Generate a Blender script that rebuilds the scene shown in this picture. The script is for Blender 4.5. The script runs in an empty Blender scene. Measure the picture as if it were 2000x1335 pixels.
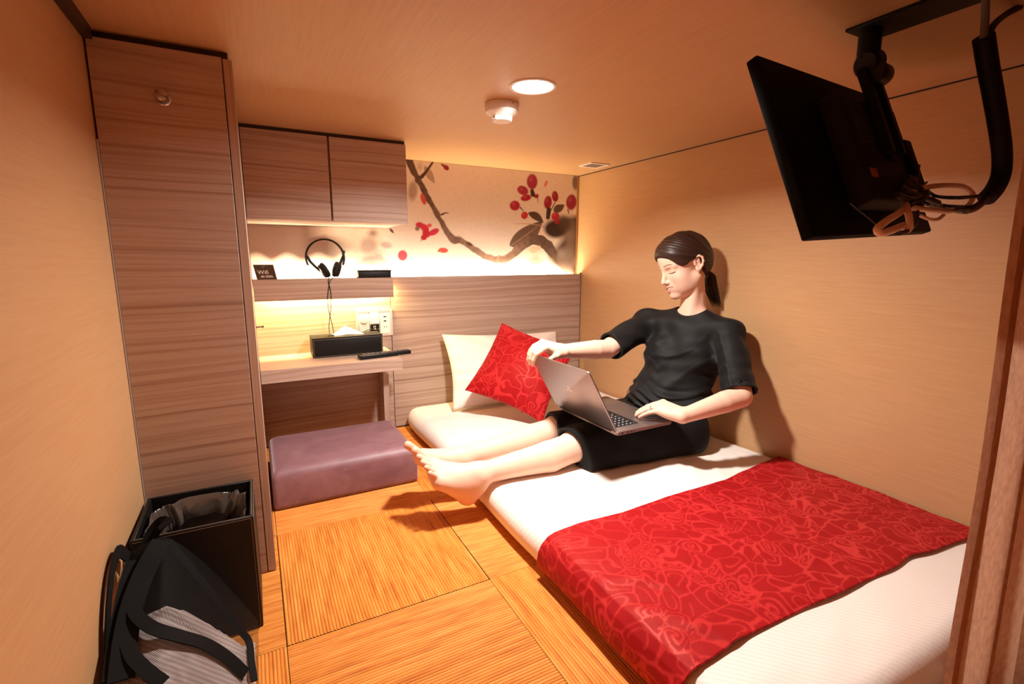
import bpy, bmesh, math, random
import numpy as np
from mathutils import Vector, Matrix
random.seed(7)
rng = np.random.default_rng(7)
C = bpy.context.scene.collection
SC = bpy.context.scene

# ------------------------------------------------------------------ camera
RT = np.array([0.88519058, -0.46522661, 0.00135953])
UP = np.array([0.07699444, 0.14937872, 0.98577779])
FW = np.array([0.45881314, 0.87249653, -0.1680485])
CAM = np.array([-1.65567799, -2.34508528, 0.81882324])
FPX = 955.43931
cd = bpy.data.cameras.new('camera')
cd.sensor_width = 36.0
cd.lens = FPX * 36 / 2000
cd.clip_start = 0.02
cam = bpy.data.objects.new('camera', cd)
C.objects.link(cam)
m3 = Matrix((RT, UP, -FW)).transposed()
cam.matrix_world = Matrix.Translation(CAM) @ m3.to_4x4()
SC.camera = cam

# ------------------------------------------------------------------ world, exposure
w = bpy.data.worlds.new('world')
SC.world = w
w.use_nodes = True
w.node_tree.nodes['Background'].inputs['Color'].default_value = (1.0, 0.62, 0.36, 1)
w.node_tree.nodes['Background'].inputs['Strength'].default_value = 0.02
vs = SC.view_settings
vs.view_transform = 'Standard'
vs.look = 'None'
vs.gamma = 1
vs.use_curve_mapping = False
vs.exposure = 0.22
SC.cycles.max_bounces = 10
SC.cycles.diffuse_bounces = 6
SC.cycles.transparent_max_bounces = 12
SC.cycles.use_denoising = True
SC.cycles.sample_clamp_indirect = 6

# ------------------------------------------------------------------ room numbers (metres)
XL, XR, YB, YF, H = -1.92, 0.0, 0.0, -2.75, 1.273
LAMP = (-0.952, -1.125)

def area(name, loc, rot, sx, sy, power, col, shape='RECTANGLE', spread=math.pi):
    l = bpy.data.lights.new(name, 'AREA')
    l.shape = shape
    l.size = sx
    if shape in ('RECTANGLE', 'ELLIPSE'):
        l.size_y = sy
    l.energy = power
    l.color = col
    l.spread = spread
    o = bpy.data.objects.new(name, l)
    o.location = loc
    o.rotation_euler = rot
    C.objects.link(o)
    return o

# the ceiling downlight, and the three LED strips
area('downlight_lamp', (LAMP[0], LAMP[1], H - 0.004), (0, 0, 0), 0.105, 0.105, 22.5, (1.0, 0.93, 0.86), 'DISK', math.radians(157))
area('ledge_lamp', (-0.835, -0.021, 0.722), (math.radians(180), 0, 0), 1.60, 0.022, 10.0, (1.0, 0.86, 0.58))
area('shelf_lamp', (-1.375, -0.074, 0.700), (0, 0, 0), 0.53, 0.014, 8.0, (1.0, 0.79, 0.31))

# ------------------------------------------------------------------ helpers
def at(u, v, ax, val):
    """the point of the plane (axis ax = val) seen at photo position u, v"""
    d = FW + RT * (u - 1000) / FPX - UP * (v - 667.5) / FPX
    return CAM + d * ((val - CAM[ax]) / d[ax])

def link(name, me, mat=None, parent=None):
    o = bpy.data.objects.new(name, me)
    C.objects.link(o)
    if mat is not None and len(me.materials) == 0:
        me.materials.append(mat)
    if parent is not None:
        o.parent = parent
    return o

def tag(o, label=None, cat=None, group=None, kind=None):
    if label: o['label'] = label
    if cat: o['category'] = cat
    if group: o['group'] = group
    if kind: o['kind'] = kind
    return o

def thing(name, label, cat, loc=(0, 0, 0), rotz=0.0, group=None):
    o = bpy.data.objects.new(name, None)
    o.empty_display_size = 0.05
    C.objects.link(o)
    o.location = loc
    o.rotation_euler = (0, 0, rotz)
    return tag(o, label, cat, group)

def smooth(me, on=True):
    me.polygons.foreach_set('use_smooth', [on] * len(me.polygons))
    return me

def finish(bm, name, auto=None):
    bmesh.ops.recalc_face_normals(bm, faces=bm.faces[:])
    me = bpy.data.meshes.new(name)
    bm.to_mesh(me)
    bm.free()
    if auto is not None:
        smooth(me)
        me.set_sharp_from_angle(angle=math.radians(auto))
    return me

def bm_box(bm, lo, hi, bev=0.0, seg=2, mtx=None):
    lo = Vector(lo); hi = Vector(hi)
    r = bmesh.ops.create_cube(bm, size=1.0)
    vv = r['verts']
    for v in vv:
        v.co = Vector(((lo.x + hi.x) / 2 + v.co.x * (hi.x - lo.x), (lo.y + hi.y) / 2 + v.co.y * (hi.y - lo.y), (lo.z + hi.z) / 2 + v.co.z * (hi.z - lo.z)))
    if bev > 0:
        es = list({e for v in vv for e in v.link_edges})
        r2 = bmesh.ops.bevel(bm, geom=es, offset=bev, segments=seg, profile=0.5, affect='EDGES')
        vv = list({v for f in r2['faces'] for v in f.verts} | {v for v in vv if v.is_valid})
        # all verts of this island
        seen = set(vv); st = list(vv)
        while st:
            v = st.pop()
            for e in v.link_edges:
                o = e.other_vert(v)
                if o not in seen:
                    seen.add(o); st.append(o)
        vv = list(seen)
    if mtx is not None:
        bmesh.ops.transform(bm, matrix=mtx, verts=vv)
    return vv

def box(name, lo, hi, mat, parent=None, bev=0.0, seg=2, mtx=None):
    bm = bmesh.new()
    bm_box(bm, lo, hi, bev, seg, mtx)
    return link(name, finish(bm, name, 40 if bev > 0 else None), mat, parent)

def bm_tube(bm, pts, rad, n=8, cap=True):
    """tube along a polyline; rad is a number or one per point"""
    P = [Vector(p) for p in pts]
    R = rad if hasattr(rad, '__len__') else [rad] * len(P)
    rings = []
    t0 = (P[1] - P[0]).normalized()
    a = t0.orthogonal().normalized()
    for i, p in enumerate(P):
        t = (P[min(i + 1, len(P) - 1)] - P[max(i - 1, 0)]).normalized()
        a = (a - t * a.dot(t)).normalized()
        b = t.cross(a)
        rings.append([bm.verts.new(p + (a * math.cos(k * 2 * math.pi / n) + b * math.sin(k * 2 * math.pi / n)) * R[i]) for k in range(n)])
    for r0, r1 in zip(rings, rings[1:]):
        for k in range(n):
            bm.faces.new((r0[k], r0[(k + 1) % n], r1[(k + 1) % n], r1[k]))
    if cap:
        bm.faces.new(rings[0][::-1]); bm.faces.new(rings[-1])

def bm_ribbon(bm, pts, nrm, width, thick=0.003):
    """flat strap along a polyline with a thickness; nrm is the strap's face normal (one or one per point)"""
    P = [Vector(p) for p in pts]
    rings = []
    for i, p in enumerate(P):
        t = (P[min(i + 1, len(P) - 1)] - P[max(i - 1, 0)]).normalized()
        nn = Vector(nrm[i] if hasattr(nrm[0], '__len__') else nrm)
        nn = (nn - t * nn.dot(t)).normalized()
        s = t.cross(nn)
        h = s * width / 2; g = nn * thick / 2
        rings.append([bm.verts.new(p + h + g), bm.verts.new(p - h + g), bm.verts.new(p - h - g), bm.verts.new(p + h - g)])
    for r0, r1 in zip(rings, rings[1:]):
        for k in range(4):
            bm.faces.new((r0[k], r0[(k + 1) % 4], r1[(k + 1) % 4], r1[k]))
    bm.faces.new(rings[0][::-1]); bm.faces.new(rings[-1])

def spline(pts, n=8):
    """Catmull-Rom through the points"""
    P = np.array(pts, float)
    P = np.vstack([2 * P[0] - P[1], P, 2 * P[-1] - P[-2]])
    out = []
    for i in range(1, len(P) - 2):
        for k in range(n):
            t = k / n
            a, b, c, d = P[i - 1], P[i], P[i + 1], P[i + 2]
            out.append(0.5 * (2 * b + (c - a) * t + (2 * a - 5 * b + 4 * c - d) * t * t + (3 * b - a - 3 * c + d) * t ** 3))
    out.append(P[-2])
    return [tuple(p) for p in out]

def tube(name, pts, rad, mat, parent=None, n=8):
    bm = bmesh.new()
    bm_tube(bm, pts, rad, n)
    return link(name, finish(bm, name, 50), mat, parent)

def bm_lathe(bm, prof, n=32, mtx=None):
    """profile of (radius, height) turned about z"""
    rings = []
    for r, z in prof:
        if r < 1e-6:
            rings.append([bm.verts.new((0, 0, z))])
        else:
            rings.append([bm.verts.new((r * math.cos(k * 2 * math.pi / n), r * math.sin(k * 2 * math.pi / n), z)) for k in range(n)])
    for a, b in zip(rings, rings[1:]):
        for k in range(n):
            if len(a) == 1 and len(b) == 1: continue
            if len(a) == 1: bm.faces.new((a[0], b[(k + 1) % n], b[k]))
            elif len(b) == 1: bm.faces.new((a[k], a[(k + 1) % n], b[0]))
            else: bm.faces.new((a[k], a[(k + 1) % n], b[(k + 1) % n], b[k]))
    if mtx is not None:
        vs_ = [v for r in rings for v in r]
        bmesh.ops.transform(bm, matrix=mtx, verts=vs_)

def lathe(name, prof, mat, parent=None, n=32, mtx=None, auto=35):
    bm = bmesh.new()
    bm_lathe(bm, prof, n, mtx)
    return link(name, finish(bm, name, auto), mat, parent)

def grid_mesh(name, P, closed_u=False, uv=None, col=None, flip=False):
    """P: (nu, nv, 3) array of points"""
    nu, nv = P.shape[:2]
    me = bpy.data.meshes.new(name)
    idx = np.arange(nu * nv).reshape(nu, nv)
    if closed_u:
        idx = np.vstack([idx, idx[:1]])
    q = np.stack([idx[:-1, :-1], idx[1:, :-1], idx[1:, 1:], idx[:-1, 1:]], -1).reshape(-1, 4)
    if flip: q = q[:, ::-1]
    raw_mesh(me, P.reshape(-1, 3), q)
    smooth(me)
    if col is not None:
        set_col(me, col.reshape(-1, col.shape[-1]))
    return me

def raw_mesh(me, V, Q):
    V = np.ascontiguousarray(V, np.float32); Q = np.ascontiguousarray(Q, np.int32)
    k = Q.shape[1]
    me.vertices.add(len(V)); me.vertices.foreach_set('co', V.ravel())
    me.loops.add(Q.size); me.loops.foreach_set('vertex_index', Q.ravel())
    me.polygons.add(len(Q)); me.polygons.foreach_set('loop_start', np.arange(0, Q.size, k, dtype=np.int32))
    me.update(calc_edges=True); me.validate()

def set_col(me, c, name='tint'):
    c = np.asarray(c, np.float32)
    if c.shape[1] == 3:
        c = np.hstack([c, np.ones((len(c), 1), np.float32)])
    a = me.color_attributes.new(name, 'FLOAT_COLOR', 'POINT')
    a.data.foreach_set('color', np.ascontiguousarray(c).ravel())

def lin(r, g, b):
    f = lambda x: x / 12.92 if x <= 0.04045 else ((x + 0.055) / 1.055) ** 2.4
    return (f(r / 255), f(g / 255), f(b / 255))

# ------------------------------------------------------------------ materials
class N:
    def __init__(s, name):
        s.m = bpy.data.materials.new(name); s.m.use_nodes = True
        s.t = s.m.node_tree; s.b = s.t.nodes['Principled BSDF']
    def n(s, kind, **kw):
        nd = s.t.nodes.new(kind)
        for k, v in kw.items():
            if k.startswith('i_'):
                key = k[2:]
                key = int(key) if key.isdigit() else key.replace('_', ' ')
                nd.inputs[key].default_value = v
            else: setattr(nd, k, v)
        return nd
    def l(s, a, b): s.t.links.new(a, b)
    def ramp(s, fac, stops, interp='LINEAR'):
        r = s.n('ShaderNodeValToRGB'); r.color_ramp.interpolation = interp
        e = r.color_ramp.elements
        while len(e) < len(stops): e.new(0.5)
        for x, (p, c) in zip(e, stops):
            x.position = p; x.color = (*c, 1) if len(c) == 3 else c
        s.l(fac, r.inputs[0]); return r.outputs[0]
    def coords(s, scale=(1, 1, 1), rot=(0, 0, 0), kind='Object'):
        tc = s.n('ShaderNodeTexCoord'); mp = s.n('ShaderNodeMapping')
        mp.inputs['Scale'].default_value = scale; mp.inputs['Rotation'].default_value = rot
        s.l(tc.outputs[kind], mp.inputs[0]); return mp.outputs[0]
    def noise(s, vec, scale, detail=3, rough=0.5, dist=0.0):
        x = s.n('ShaderNodeTexNoise'); x.inputs['Scale'].default_value = scale
        x.inputs['Detail'].default_value = detail; x.inputs['Roughness'].default_value = rough
        x.inputs['Distortion'].default_value = dist
        s.l(vec, x.inputs['Vector']); return x.outputs[0]
    def mix(s, fac, a, b, mode='MIX'):
        x = s.n('ShaderNodeMix', data_type='RGBA', blend_type=mode)
        for sock, v in ((x.inputs[0], fac), (x.inputs[6], a), (x.inputs[7], b)):
            if hasattr(v, 'is_output') or isinstance(v, bpy.types.NodeSocket): s.l(v, sock)
            elif isinstance(v, (int, float)): sock.default_value = v
            else: sock.default_value = (*v, 1)
        return x.outputs[2]
    def math(s, op, a, b=None):
        x = s.n('ShaderNodeMath', operation=op)
        for sock, v in zip(x.inputs, (a, b)):
            if v is None: continue
            if isinstance(v, bpy.types.NodeSocket): s.l(v, sock)
            else: sock.default_value = v
        return x.outputs[0]
    def bump(s, h, strength=0.3, dist=0.002):
        x = s.n('ShaderNodeBump'); x.inputs['Strength'].default_value = strength; x.inputs['Distance'].default_value = dist
        s.l(h, x.inputs['Height']); s.l(x.outputs[0], s.b.inputs['Normal'])
    def set(s, **kw):
        for k, v in kw.items():
            key = k.replace('_', ' ')
            if isinstance(v, bpy.types.NodeSocket): s.l(v, s.b.inputs[key])
            elif hasattr(v, '__len__') and len(v) == 3 and s.b.inputs[key].type == 'RGBA': s.b.inputs[key].default_value = (*v, 1)
            else: s.b.inputs[key].default_value = v
        return s.m

def plain(name, col, rough=0.5, metal=0.0, **kw):
    n = N(name)
    return n.set(Base_Color=col, Roughness=rough, Metallic=metal, **kw)

def laminate(name, axis, base, dark, rough=0.38):
    """pale maple laminate: long faint streaks along one axis"""
    n = N(name)
    sc = [60, 60, 60]; sc[axis] = 1.6
    v = n.coords(tuple(sc))
    a = n.noise(v, 3.0, 5, 0.6, 0.1)
    sc2 = [150, 150, 150]; sc2[axis] = 7
    b = n.noise(n.coords(tuple(sc2)), 1.5, 3, 0.6)
    c1 = n.ramp(a, [(0.3, dark), (0.7, base)])
    c2 = n.mix(n.math('MULTIPLY', b, 0.35), c1, dark, 'MULTIPLY')
    big = n.noise(n.coords((1, 1, 1)), 1.2, 2)
    c3 = n.mix(n.math('MULTIPLY', big, 0.25), c2, base)
    n.bump(b, 0.04, 0.001)
    return n.set(Base_Color=c3, Roughness=rough, Specular_IOR_Level=0.35)

def zebrano(name, seed=0.0, axis=0, base=lin(196, 172, 156), mid=lin(180, 152, 135), dark=lin(146, 116, 99), rough=0.45):
    """grey-brown veneer with long wavering dark growth lines along one axis"""
    n = N(name)
    tc = n.n('ShaderNodeTexCoord')
    mp = n.n('ShaderNodeMapping'); mp.inputs['Location'].default_value = (seed * 1.7, seed * 0.9, seed * 2.3)
    sc = [1.0, 1.0, 1.0]
    if axis == 0: sc = [0.22, 1.0, 1.0]
    if axis == 2: sc = [1.0, 1.0, 0.22]
    mp.inputs['Scale'].default_value = sc
    n.l(tc.outputs['Object'], mp.inputs[0])
    warp = n.noise(mp.outputs[0], 3.2, 2, 0.5)
    sep = n.n('ShaderNodeSeparateXYZ'); n.l(mp.outputs[0], sep.inputs[0])
    across = sep.outputs[2] if axis == 0 else sep.outputs[0]
    h = n.math('ADD', n.math('MULTIPLY', across, 74.0), n.math('MULTIPLY', warp, 7.5))
    cmb = n.n('ShaderNodeCombineXYZ'); n.l(h, cmb.inputs[2])
    lng = sep.outputs[0] if axis == 0 else sep.outputs[2]
    n.l(n.math('MULTIPLY', lng, 1.2), cmb.inputs[0])
    bands = n.noise(cmb.outputs[0], 1.0, 4, 0.62)
    fs = [160, 160, 160]; fs[axis] = 4
    fine = n.noise(n.coords(tuple(fs)), 2.2, 3, 0.6)
    c = n.ramp(bands, [(0.32, dark), (0.42, mid), (0.54, base), (0.8, base)])
    c2 = n.mix(n.math('MULTIPLY', n.math('SUBTRACT', fine, 0.25), 0.75), c, dark)
    n.bump(fine, 0.05, 0.001)
    return n.set(Base_Color=c2, Roughness=rough, Specular_IOR_Level=0.35)

def vcol_mat(name, rough=0.6, **kw):
    n = N(name)
    a = n.n('ShaderNodeVertexColor'); a.layer_name = 'tint'
    return n.set(Base_Color=a.outputs[0], Roughness=rough, **kw)

WALL_A, WALL_B = lin(206, 166, 122), lin(199, 156, 112)
M_wall_y = laminate('maple_laminate_side', 1, WALL_A, WALL_B)
M_wall_x = laminate('maple_laminate_back', 0, WALL_A, WALL_B)
M_ceil = laminate('maple_laminate_ceiling', 1, lin(202, 162, 118), lin(195, 153, 109), 0.42)
M_zeb = zebrano('walnut_veneer', 0.3)
M_zeb2 = zebrano('walnut_veneer_door', 4.1)
M_zeb3 = zebrano('walnut_veneer_board', 9.4)
M_zebv = zebrano('walnut_veneer_upright', 2.2, 2)
M_darktrim = plain('dark_trim', lin(52, 38, 28), 0.5)
M_gap = plain('dark_gap', lin(26, 20, 16), 0.8)
M_white = plain('white_plastic', lin(236, 230, 222), 0.4)
M_black = plain('black_plastic', lin(14, 13, 13), 0.4, Specular_IOR_Level=0.35)
M_blackm = plain('matt_black_plastic', lin(11, 10, 10), 0.6, Specular_IOR_Level=0.25)
M_chrome = plain('polished_steel', lin(190, 185, 180), 0.18, 1.0)
# ================================================================== setting
T = 0.06
st = lambda o: tag(o, kind='structure')
# floor slab and its mat tiles (strips run turn and turn about)
floor = st(box('floor', (XL - T, YF - T, -0.10), (XR + T, YB + T, -0.012), plain('subfloor', lin(120, 70, 30), 0.8)))
def rush_mat():
    n = N('bamboo_strip_mat')
    tc = n.n('ShaderNodeTexCoord'); inf = n.n('ShaderNodeObjectInfo')
    sep = n.n('ShaderNodeSeparateXYZ'); n.l(tc.outputs['Object'], sep.inputs[0])
    strip = n.math('FLOOR', n.math('DIVIDE', sep.outputs[0], 0.0072))
    cmb = n.n('ShaderNodeCombineXYZ')
    n.l(n.math('MULTIPLY', strip, 7.31), cmb.inputs[0])
    n.l(n.math('MULTIPLY', inf.outputs['Random'], 57.0), cmb.inputs[2])
    n.l(n.math('MULTIPLY', sep.outputs[1], 5.0), cmb.inputs[1])
    a = n.noise(cmb.outputs[0], 1.0, 3, 0.6)
    v = n.coords((300, 30, 30))
    b = n.noise(v, 1.0, 3, 0.6)
    c = n.ramp(a, [(0.28, lin(186, 104, 38)), (0.5, lin(222, 142, 60)), (0.72, lin(238, 164, 82))])
    c = n.mix(n.math('MULTIPLY', b, 0.35), c, lin(176, 100, 40))
    # small dark knots where the canes have nodes
    kv = n.n('ShaderNodeCombineXYZ'); n.l(n.math('MULTIPLY', strip, 3.77), kv.inputs[0])
    n.l(n.math('MULTIPLY', sep.outputs[1], 16.0), kv.inputs[1]); n.l(n.math('MULTIPLY', inf.outputs['Random'], 31.0), kv.inputs[2])
    k = n.noise(kv.outputs[0], 1.0, 1, 0.5)
    c = n.mix(n.ramp(k, [(0.80, (0, 0, 0)), (0.84, (1, 1, 1))]), c, lin(120, 64, 26))
    return n.set(Base_Color=c, Roughness=0.58, Specular_IOR_Level=0.22)
M_rush = rush_mat()
_tile_cache = {}
def tile_mesh(wx, wy):
    """a mat wx wide, wy long: half-round canes along y, origin at the centre"""
    key = (round(wx, 4), round(wy, 4))
    if key in _tile_cache: return _tile_cache[key]
    p = 0.0072
    n = max(1, int(round(wx / p)))
    p = wx / n
    prof = []
    for i in range(n):
        x0 = -wx / 2 + i * p
        for f, z in ((0.0, -0.0028), (0.2, -0.0004), (0.5, 0.0), (0.8, -0.0004)):
            prof.append((x0 + f * p, z))
    prof.append((wx / 2, -0.0028))
    prof = [(-wx / 2, -0.012)] + prof + [(wx / 2, -0.012)]
    P = np.array([[(x, y, z) for y in (-wy / 2, wy / 2)] for x, z in prof])
    me = grid_mesh('tile', P)
    me.set_sharp_from_angle(angle=math.radians(60))
    me.materials.append(M_rush)
    _tile_cache[key] = me
    return me
TX, TY, TS = -1.6517, -0.8232, 0.48
xs = [XL] + [TX + TS * i for i in range(0, 4)] + [XR]
ys = [YF] + [TY + TS * j for j in range(-4, 2)] + [YB]
ys = [y for y in ys if YF <= y <= YB]
gap = 0.0014
for i in range(len(xs) - 1):
    for j in range(len(ys) - 1):
        x0, x1, y0, y1 = xs[i], xs[i + 1], ys[j], ys[j + 1]
        if x1 - x0 < 0.05 or y1 - y0 < 0.05: continue
        cx, cy = (x0 + x1) / 2, (y0 + y1) / 2
        ci = math.floor((cx - TX) / TS); cj = math.floor((cy - TY) / TS)
        along_y = (ci + cj) % 2 == 1          # the mat in front of the stool runs away from the lens
        wx, wy = x1 - x0 - gap, y1 - y0 - gap
        me = tile_mesh(wx, wy) if along_y else tile_mesh(wy, wx)
        o = link('tile', me, None, floor)
        o.location = (cx, cy, 0.0)
        if not along_y: o.rotation_euler = (0, 0, math.pi / 2)

st(box('ceiling', (XL - T, YF - T, H), (XR + T, YB + T, H + T), M_ceil))
st(box('wall_left', (XL - T, YF - T, -0.1), (XL, YB + T, H + T), M_wall_y))
st(box('wall_right', (XR, YF - T, -0.1), (XR + T, YB + T, H + T), M_wall_y))
st(box('wall_back', (XL, YB, -0.1), (XR, YB + T, H + T), M_wall_x))
st(box('wall_front', (XL, YF - T, -0.1), (XR, YF, H + T), M_wall_x))  # unseen wall behind the camera, added to close the box for light bounce
# thin shadow joint between the ceiling board and the right wall, dark bead along the left wall
st(box('trim_1', (XR - 0.004, YF, H - 0.003), (XR, YB, H), M_gap))
st(box('trim_2', (XL, YF, H - 0.022), (XL + 0.016, -1.006, H), M_darktrim))
st(box('trim_3', (XR - 0.006, -0.04, 0.0), (XR, -0.034, 0.74), M_gap))

# headboard panel along the back wall, LED channel behind its top edge
wains = thing('headboard_panel', 'grey-brown wood-grain headboard panel along the back wall', 'panel', (0, 0, 0))
PY = -0.045
box('panel_board', (-1.090, PY, 0.0), (-0.006, PY + 0.014, 0.733), M_zeb, wains)
box('panel_board', (-1.659, PY + 0.001, 0.0), (-1.093, PY + 0.014, 0.733), M_zeb3, wains)
st(box('baseboard_back', (-1.659, PY - 0.003, 0.0), (-0.006, PY - 0.0005, 0.006), M_darktrim))
led = box('led_strip', (-1.63, -0.030, 0.700), (-0.02, -0.012, 0.712), plain('led_silicone', (1, 0.9, 0.7), 0.4, Emission_Color=(1, 0.8, 0.45), Emission_Strength=4.0))
tag(led, 'glowing led strip hidden in the slot behind the headboard panel', 'light')
# ================================================================== fitted furniture
# tall cupboard in the left corner
cup = thing('tall_cupboard', 'tall grey-brown wood-grain cupboard column in the left corner behind the black bin', 'cupboard', (-1.79, -0.5, 0))
cup.location = (0, 0, 0)
CF = -1.006
box('body', (-1.918, CF + 0.02, 0.0), (-1.6625, -0.002, H - 0.014), M_zeb3, cup)
box('door', (-1.916, CF, 0.002), (-1.6805, CF + 0.018, H - 0.016), M_zeb2, cup, 0.0008, 1)
box('end_strip', (-1.6785, CF + 0.0005, 0.002), (-1.660, -0.004, H - 0.018), M_zebv, cup, 0.0008, 1)
box('top_filler', (-1.916, CF + 0.016, H - 0.0135), (-1.668, -0.01, H - 0.0005), M_darktrim, cup)
box('edge_bead', (-1.9190, CF - 0.0015, 0.02), (-1.9165, CF + 0.010, 1.06), plain('pale_edge_bead', lin(196, 186, 182), 0.35), cup)
# coat peg
peg = thing('coat_peg', 'small round metal coat peg on the tall cupboard door', 'hook', (-1.796, CF - 0.0005, 1.154))
rx = Matrix.Rotation(math.radians(90), 4, 'X')
lathe('rose', [(0, 0), (0.013, 0), (0.014, 0.002), (0.012, 0.004), (0, 0.004)], M_chrome, peg, 20, rx)
lathe('knob', [(0, 0.003), (0.0045, 0.003), (0.0045, 0.016), (0.009, 0.020), (0.0125, 0.027), (0.0115, 0.033), (0.007, 0.036), (0, 0.037)], M_chrome, peg, 20, rx)
# small steel hook on the side of the cupboard
hk = thing('side_hook', 'tiny steel hook on the cupboard side above the desk', 'hook', (-1.6585, -0.20, 0.553))
ry = Matrix.Rotation(math.radians(90), 4, 'Y')
lathe('pin', [(0, -0.001), (0.005, -0.001), (0.006, 0.002), (0.0038, 0.004), (0.0038, 0.020), (0.006, 0.022), (0.006, 0.026), (0, 0.027)], M_chrome, hk, 16, ry)

# wall cabinet with two doors
cab = thing('wall_cabinet', 'two-door grey-brown wall cabinet hanging above the desk', 'cabinet')
box('body', (-1.6585, -0.333, 0.959), (-1.084, -0.0105, H - 0.012), M_zeb3, cab)
box('door', (-1.6580, -0.352, 0.956), (-1.3765, -0.335, H - 0.013), M_zeb, cab, 0.0008, 1)
box('door', (-1.3695, -0.352, 0.956), (-1.083, -0.335, H - 0.013), M_zeb2, cab, 0.0008, 1)
box('top_filler', (-1.6580, -0.346, H - 0.0118), (-1.086, -0.03, H - 0.0005), M_darktrim, cab)

# niche shelf: deep fascia with the LED light behind it
shf = thing('niche_shelf', 'grey-brown shelf with a deep front board above the desk', 'shelf')
box('fascia', (-1.6580, -0.106, 0.644), (-1.091, -0.090, 0.733), M_zeb, shf, 0.0008, 1)
box('shelf_board', (-1.6580, -0.0895, 0.715), (-1.091, PY + 0.014 - 0.0145, 0.733), M_zeb3, shf)
box('led_strip', (-1.64, -0.082, 0.7015), (-1.11, -0.066, 0.714), plain('warm_led', (1, 0.85, 0.5), 0.4, Emission_Color=(1, 0.72, 0.26), Emission_Strength=6.0), shf)

# desk
dsk = thing('wall_desk', 'low wall desk in grey-brown wood between the cupboard and the bed', 'desk')
box('desk_top', (-1.6580, -0.336, 0.381), (-1.128, PY - 0.001, 0.407), M_zeb3, dsk)
box('front_board', (-1.6580, -0.354, 0.357), (-1.127, -0.337, 0.4072), M_zeb, dsk, 0.0008, 1)
box('support_leg', (-1.160, -0.125, 0.0), (-1.133, PY - 0.002, 0.3805), M_zebv, dsk, 0.001, 1)

# velvet floor stool
def cushion_box(lo, hi, r_top, r_side, nu=56, nv=30, dome=0.008, seed=1):
    """upholstered block: superellipse plan, rounded top edge, slightly domed"""
    cx, cy = (lo[0] + hi[0]) / 2, (lo[1] + hi[1]) / 2
    hx, hy = (hi[0] - lo[0]) / 2, (hi[1] - lo[1]) / 2
    z0, z1 = lo[2], hi[2]
    # outline with rounded corners
    pts = []
    per = []
    for (sx, sy, a0) in ((1, 1, 0), (-1, 1, 90), (-1, -1, 180), (1, -1, 270)):
        for k in range(7):
            a = math.radians(a0 + 90 * k / 6)
            pts.append((cx + sx * (hx - r_side) + r_side * math.cos(a), cy + sy * (hy - r_side) + r_side * math.sin(a)))
    # resample long edges
    out = []
    for i in range(len(pts)):
        a, b = np.array(pts[i]), np.array(pts[(i + 1) % len(pts)])
        L = np.linalg.norm(b - a); m = max(1, int(L / 0.02))
        for k in range(m): out.append(a + (b - a) * k / m)
    O = np.array(out)
    rows = []
    cen = np.array([cx, cy])
    for s, z in [(0.965, z0), (0.992, z0 + 0.006), (1.0, z0 + 0.016), (1.0, z0 + (z1 - z0) * 0.4)]:
        rows.append((s, z, None))
    R = [np.column_stack([cen + (O - cen) * s, np.full(len(O), z)]) for s, z, _ in rows]
    for k in range(1, 9):
        a = math.pi / 2 * k / 8
        ins = r_top * (1 - math.cos(a)); zz = z1 - r_top + r_top * math.sin(a)
        d = O - cen
        s = np.column_stack([1 - ins / hx * np.ones(len(O)), 1 - ins / hy * np.ones(len(O))])
        R.append(np.column_stack([cen + d * s, np.full(len(O), zz)]))
    top = R[-1][:, :2]
    for k in range(1, 15):
        f = 1 - k / 14.0
        xy = cen + (top - cen) * f
        R.append(np.column_stack([xy, z1 + dome * (1 - f ** 2.5) * np.ones(len(O))]))
    return np.array(R).transpose(1, 0, 2)
nv_ = N('mauve_velvet')
nz = nv_.noise(nv_.coords((7, 9, 9)), 1.4, 4, 0.6, 0.6)
nz2 = nv_.noise(nv_.coords((16, 30, 30)), 2.0, 3, 0.6)
cv = nv_.ramp(nz, [(0.3, lin(118, 82, 90)), (0.7, lin(142, 104, 110))])
cv = nv_.mix(nv_.ramp(nz2, [(0.66, (0, 0, 0)), (0.76, (0.5, 0.5, 0.5))]), cv, lin(186, 150, 152))
nv_.bump(nv_.noise(nv_.coords((220, 220, 220)), 3.0, 2), 0.12, 0.001)
M_velvet = nv_.set(Base_Color=cv, Roughness=0.52, Sheen_Weight=1.0, Sheen_Roughness=0.3, Sheen_Tint=lin(232, 205, 222), Specular_IOR_Level=0.6)
P = cushion_box((-1.652, -0.672, 0.001), (-1.166, -0.292, 0.138), 0.036, 0.014)
st_ = link('floor_stool', grid_mesh('floor_stool', P, True), M_velvet)
tag(st_, 'mauve velvet block stool on the mat floor under the desk', 'stool')

# ------------------------------------------------------------------ bed
def vnoise(P, scale, seed):
    """cheap smooth value noise on 2-D points"""
    r = np.random.default_rng(seed)
    G = r.random((64, 64))
    q = P * scale
    i = np.floor(q).astype(int); f = q - i; f = f * f * (3 - 2 * f)
    g = lambda a, b: G[(i[..., 0] + a) % 64, (i[..., 1] + b) % 64]
    return (g(0, 0) * (1 - f[..., 0]) + g(1, 0) * f[..., 0]) * (1 - f[..., 1]) + (g(0, 1) * (1 - f[..., 0]) + g(1, 1) * f[..., 0]) * f[..., 1]

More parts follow.
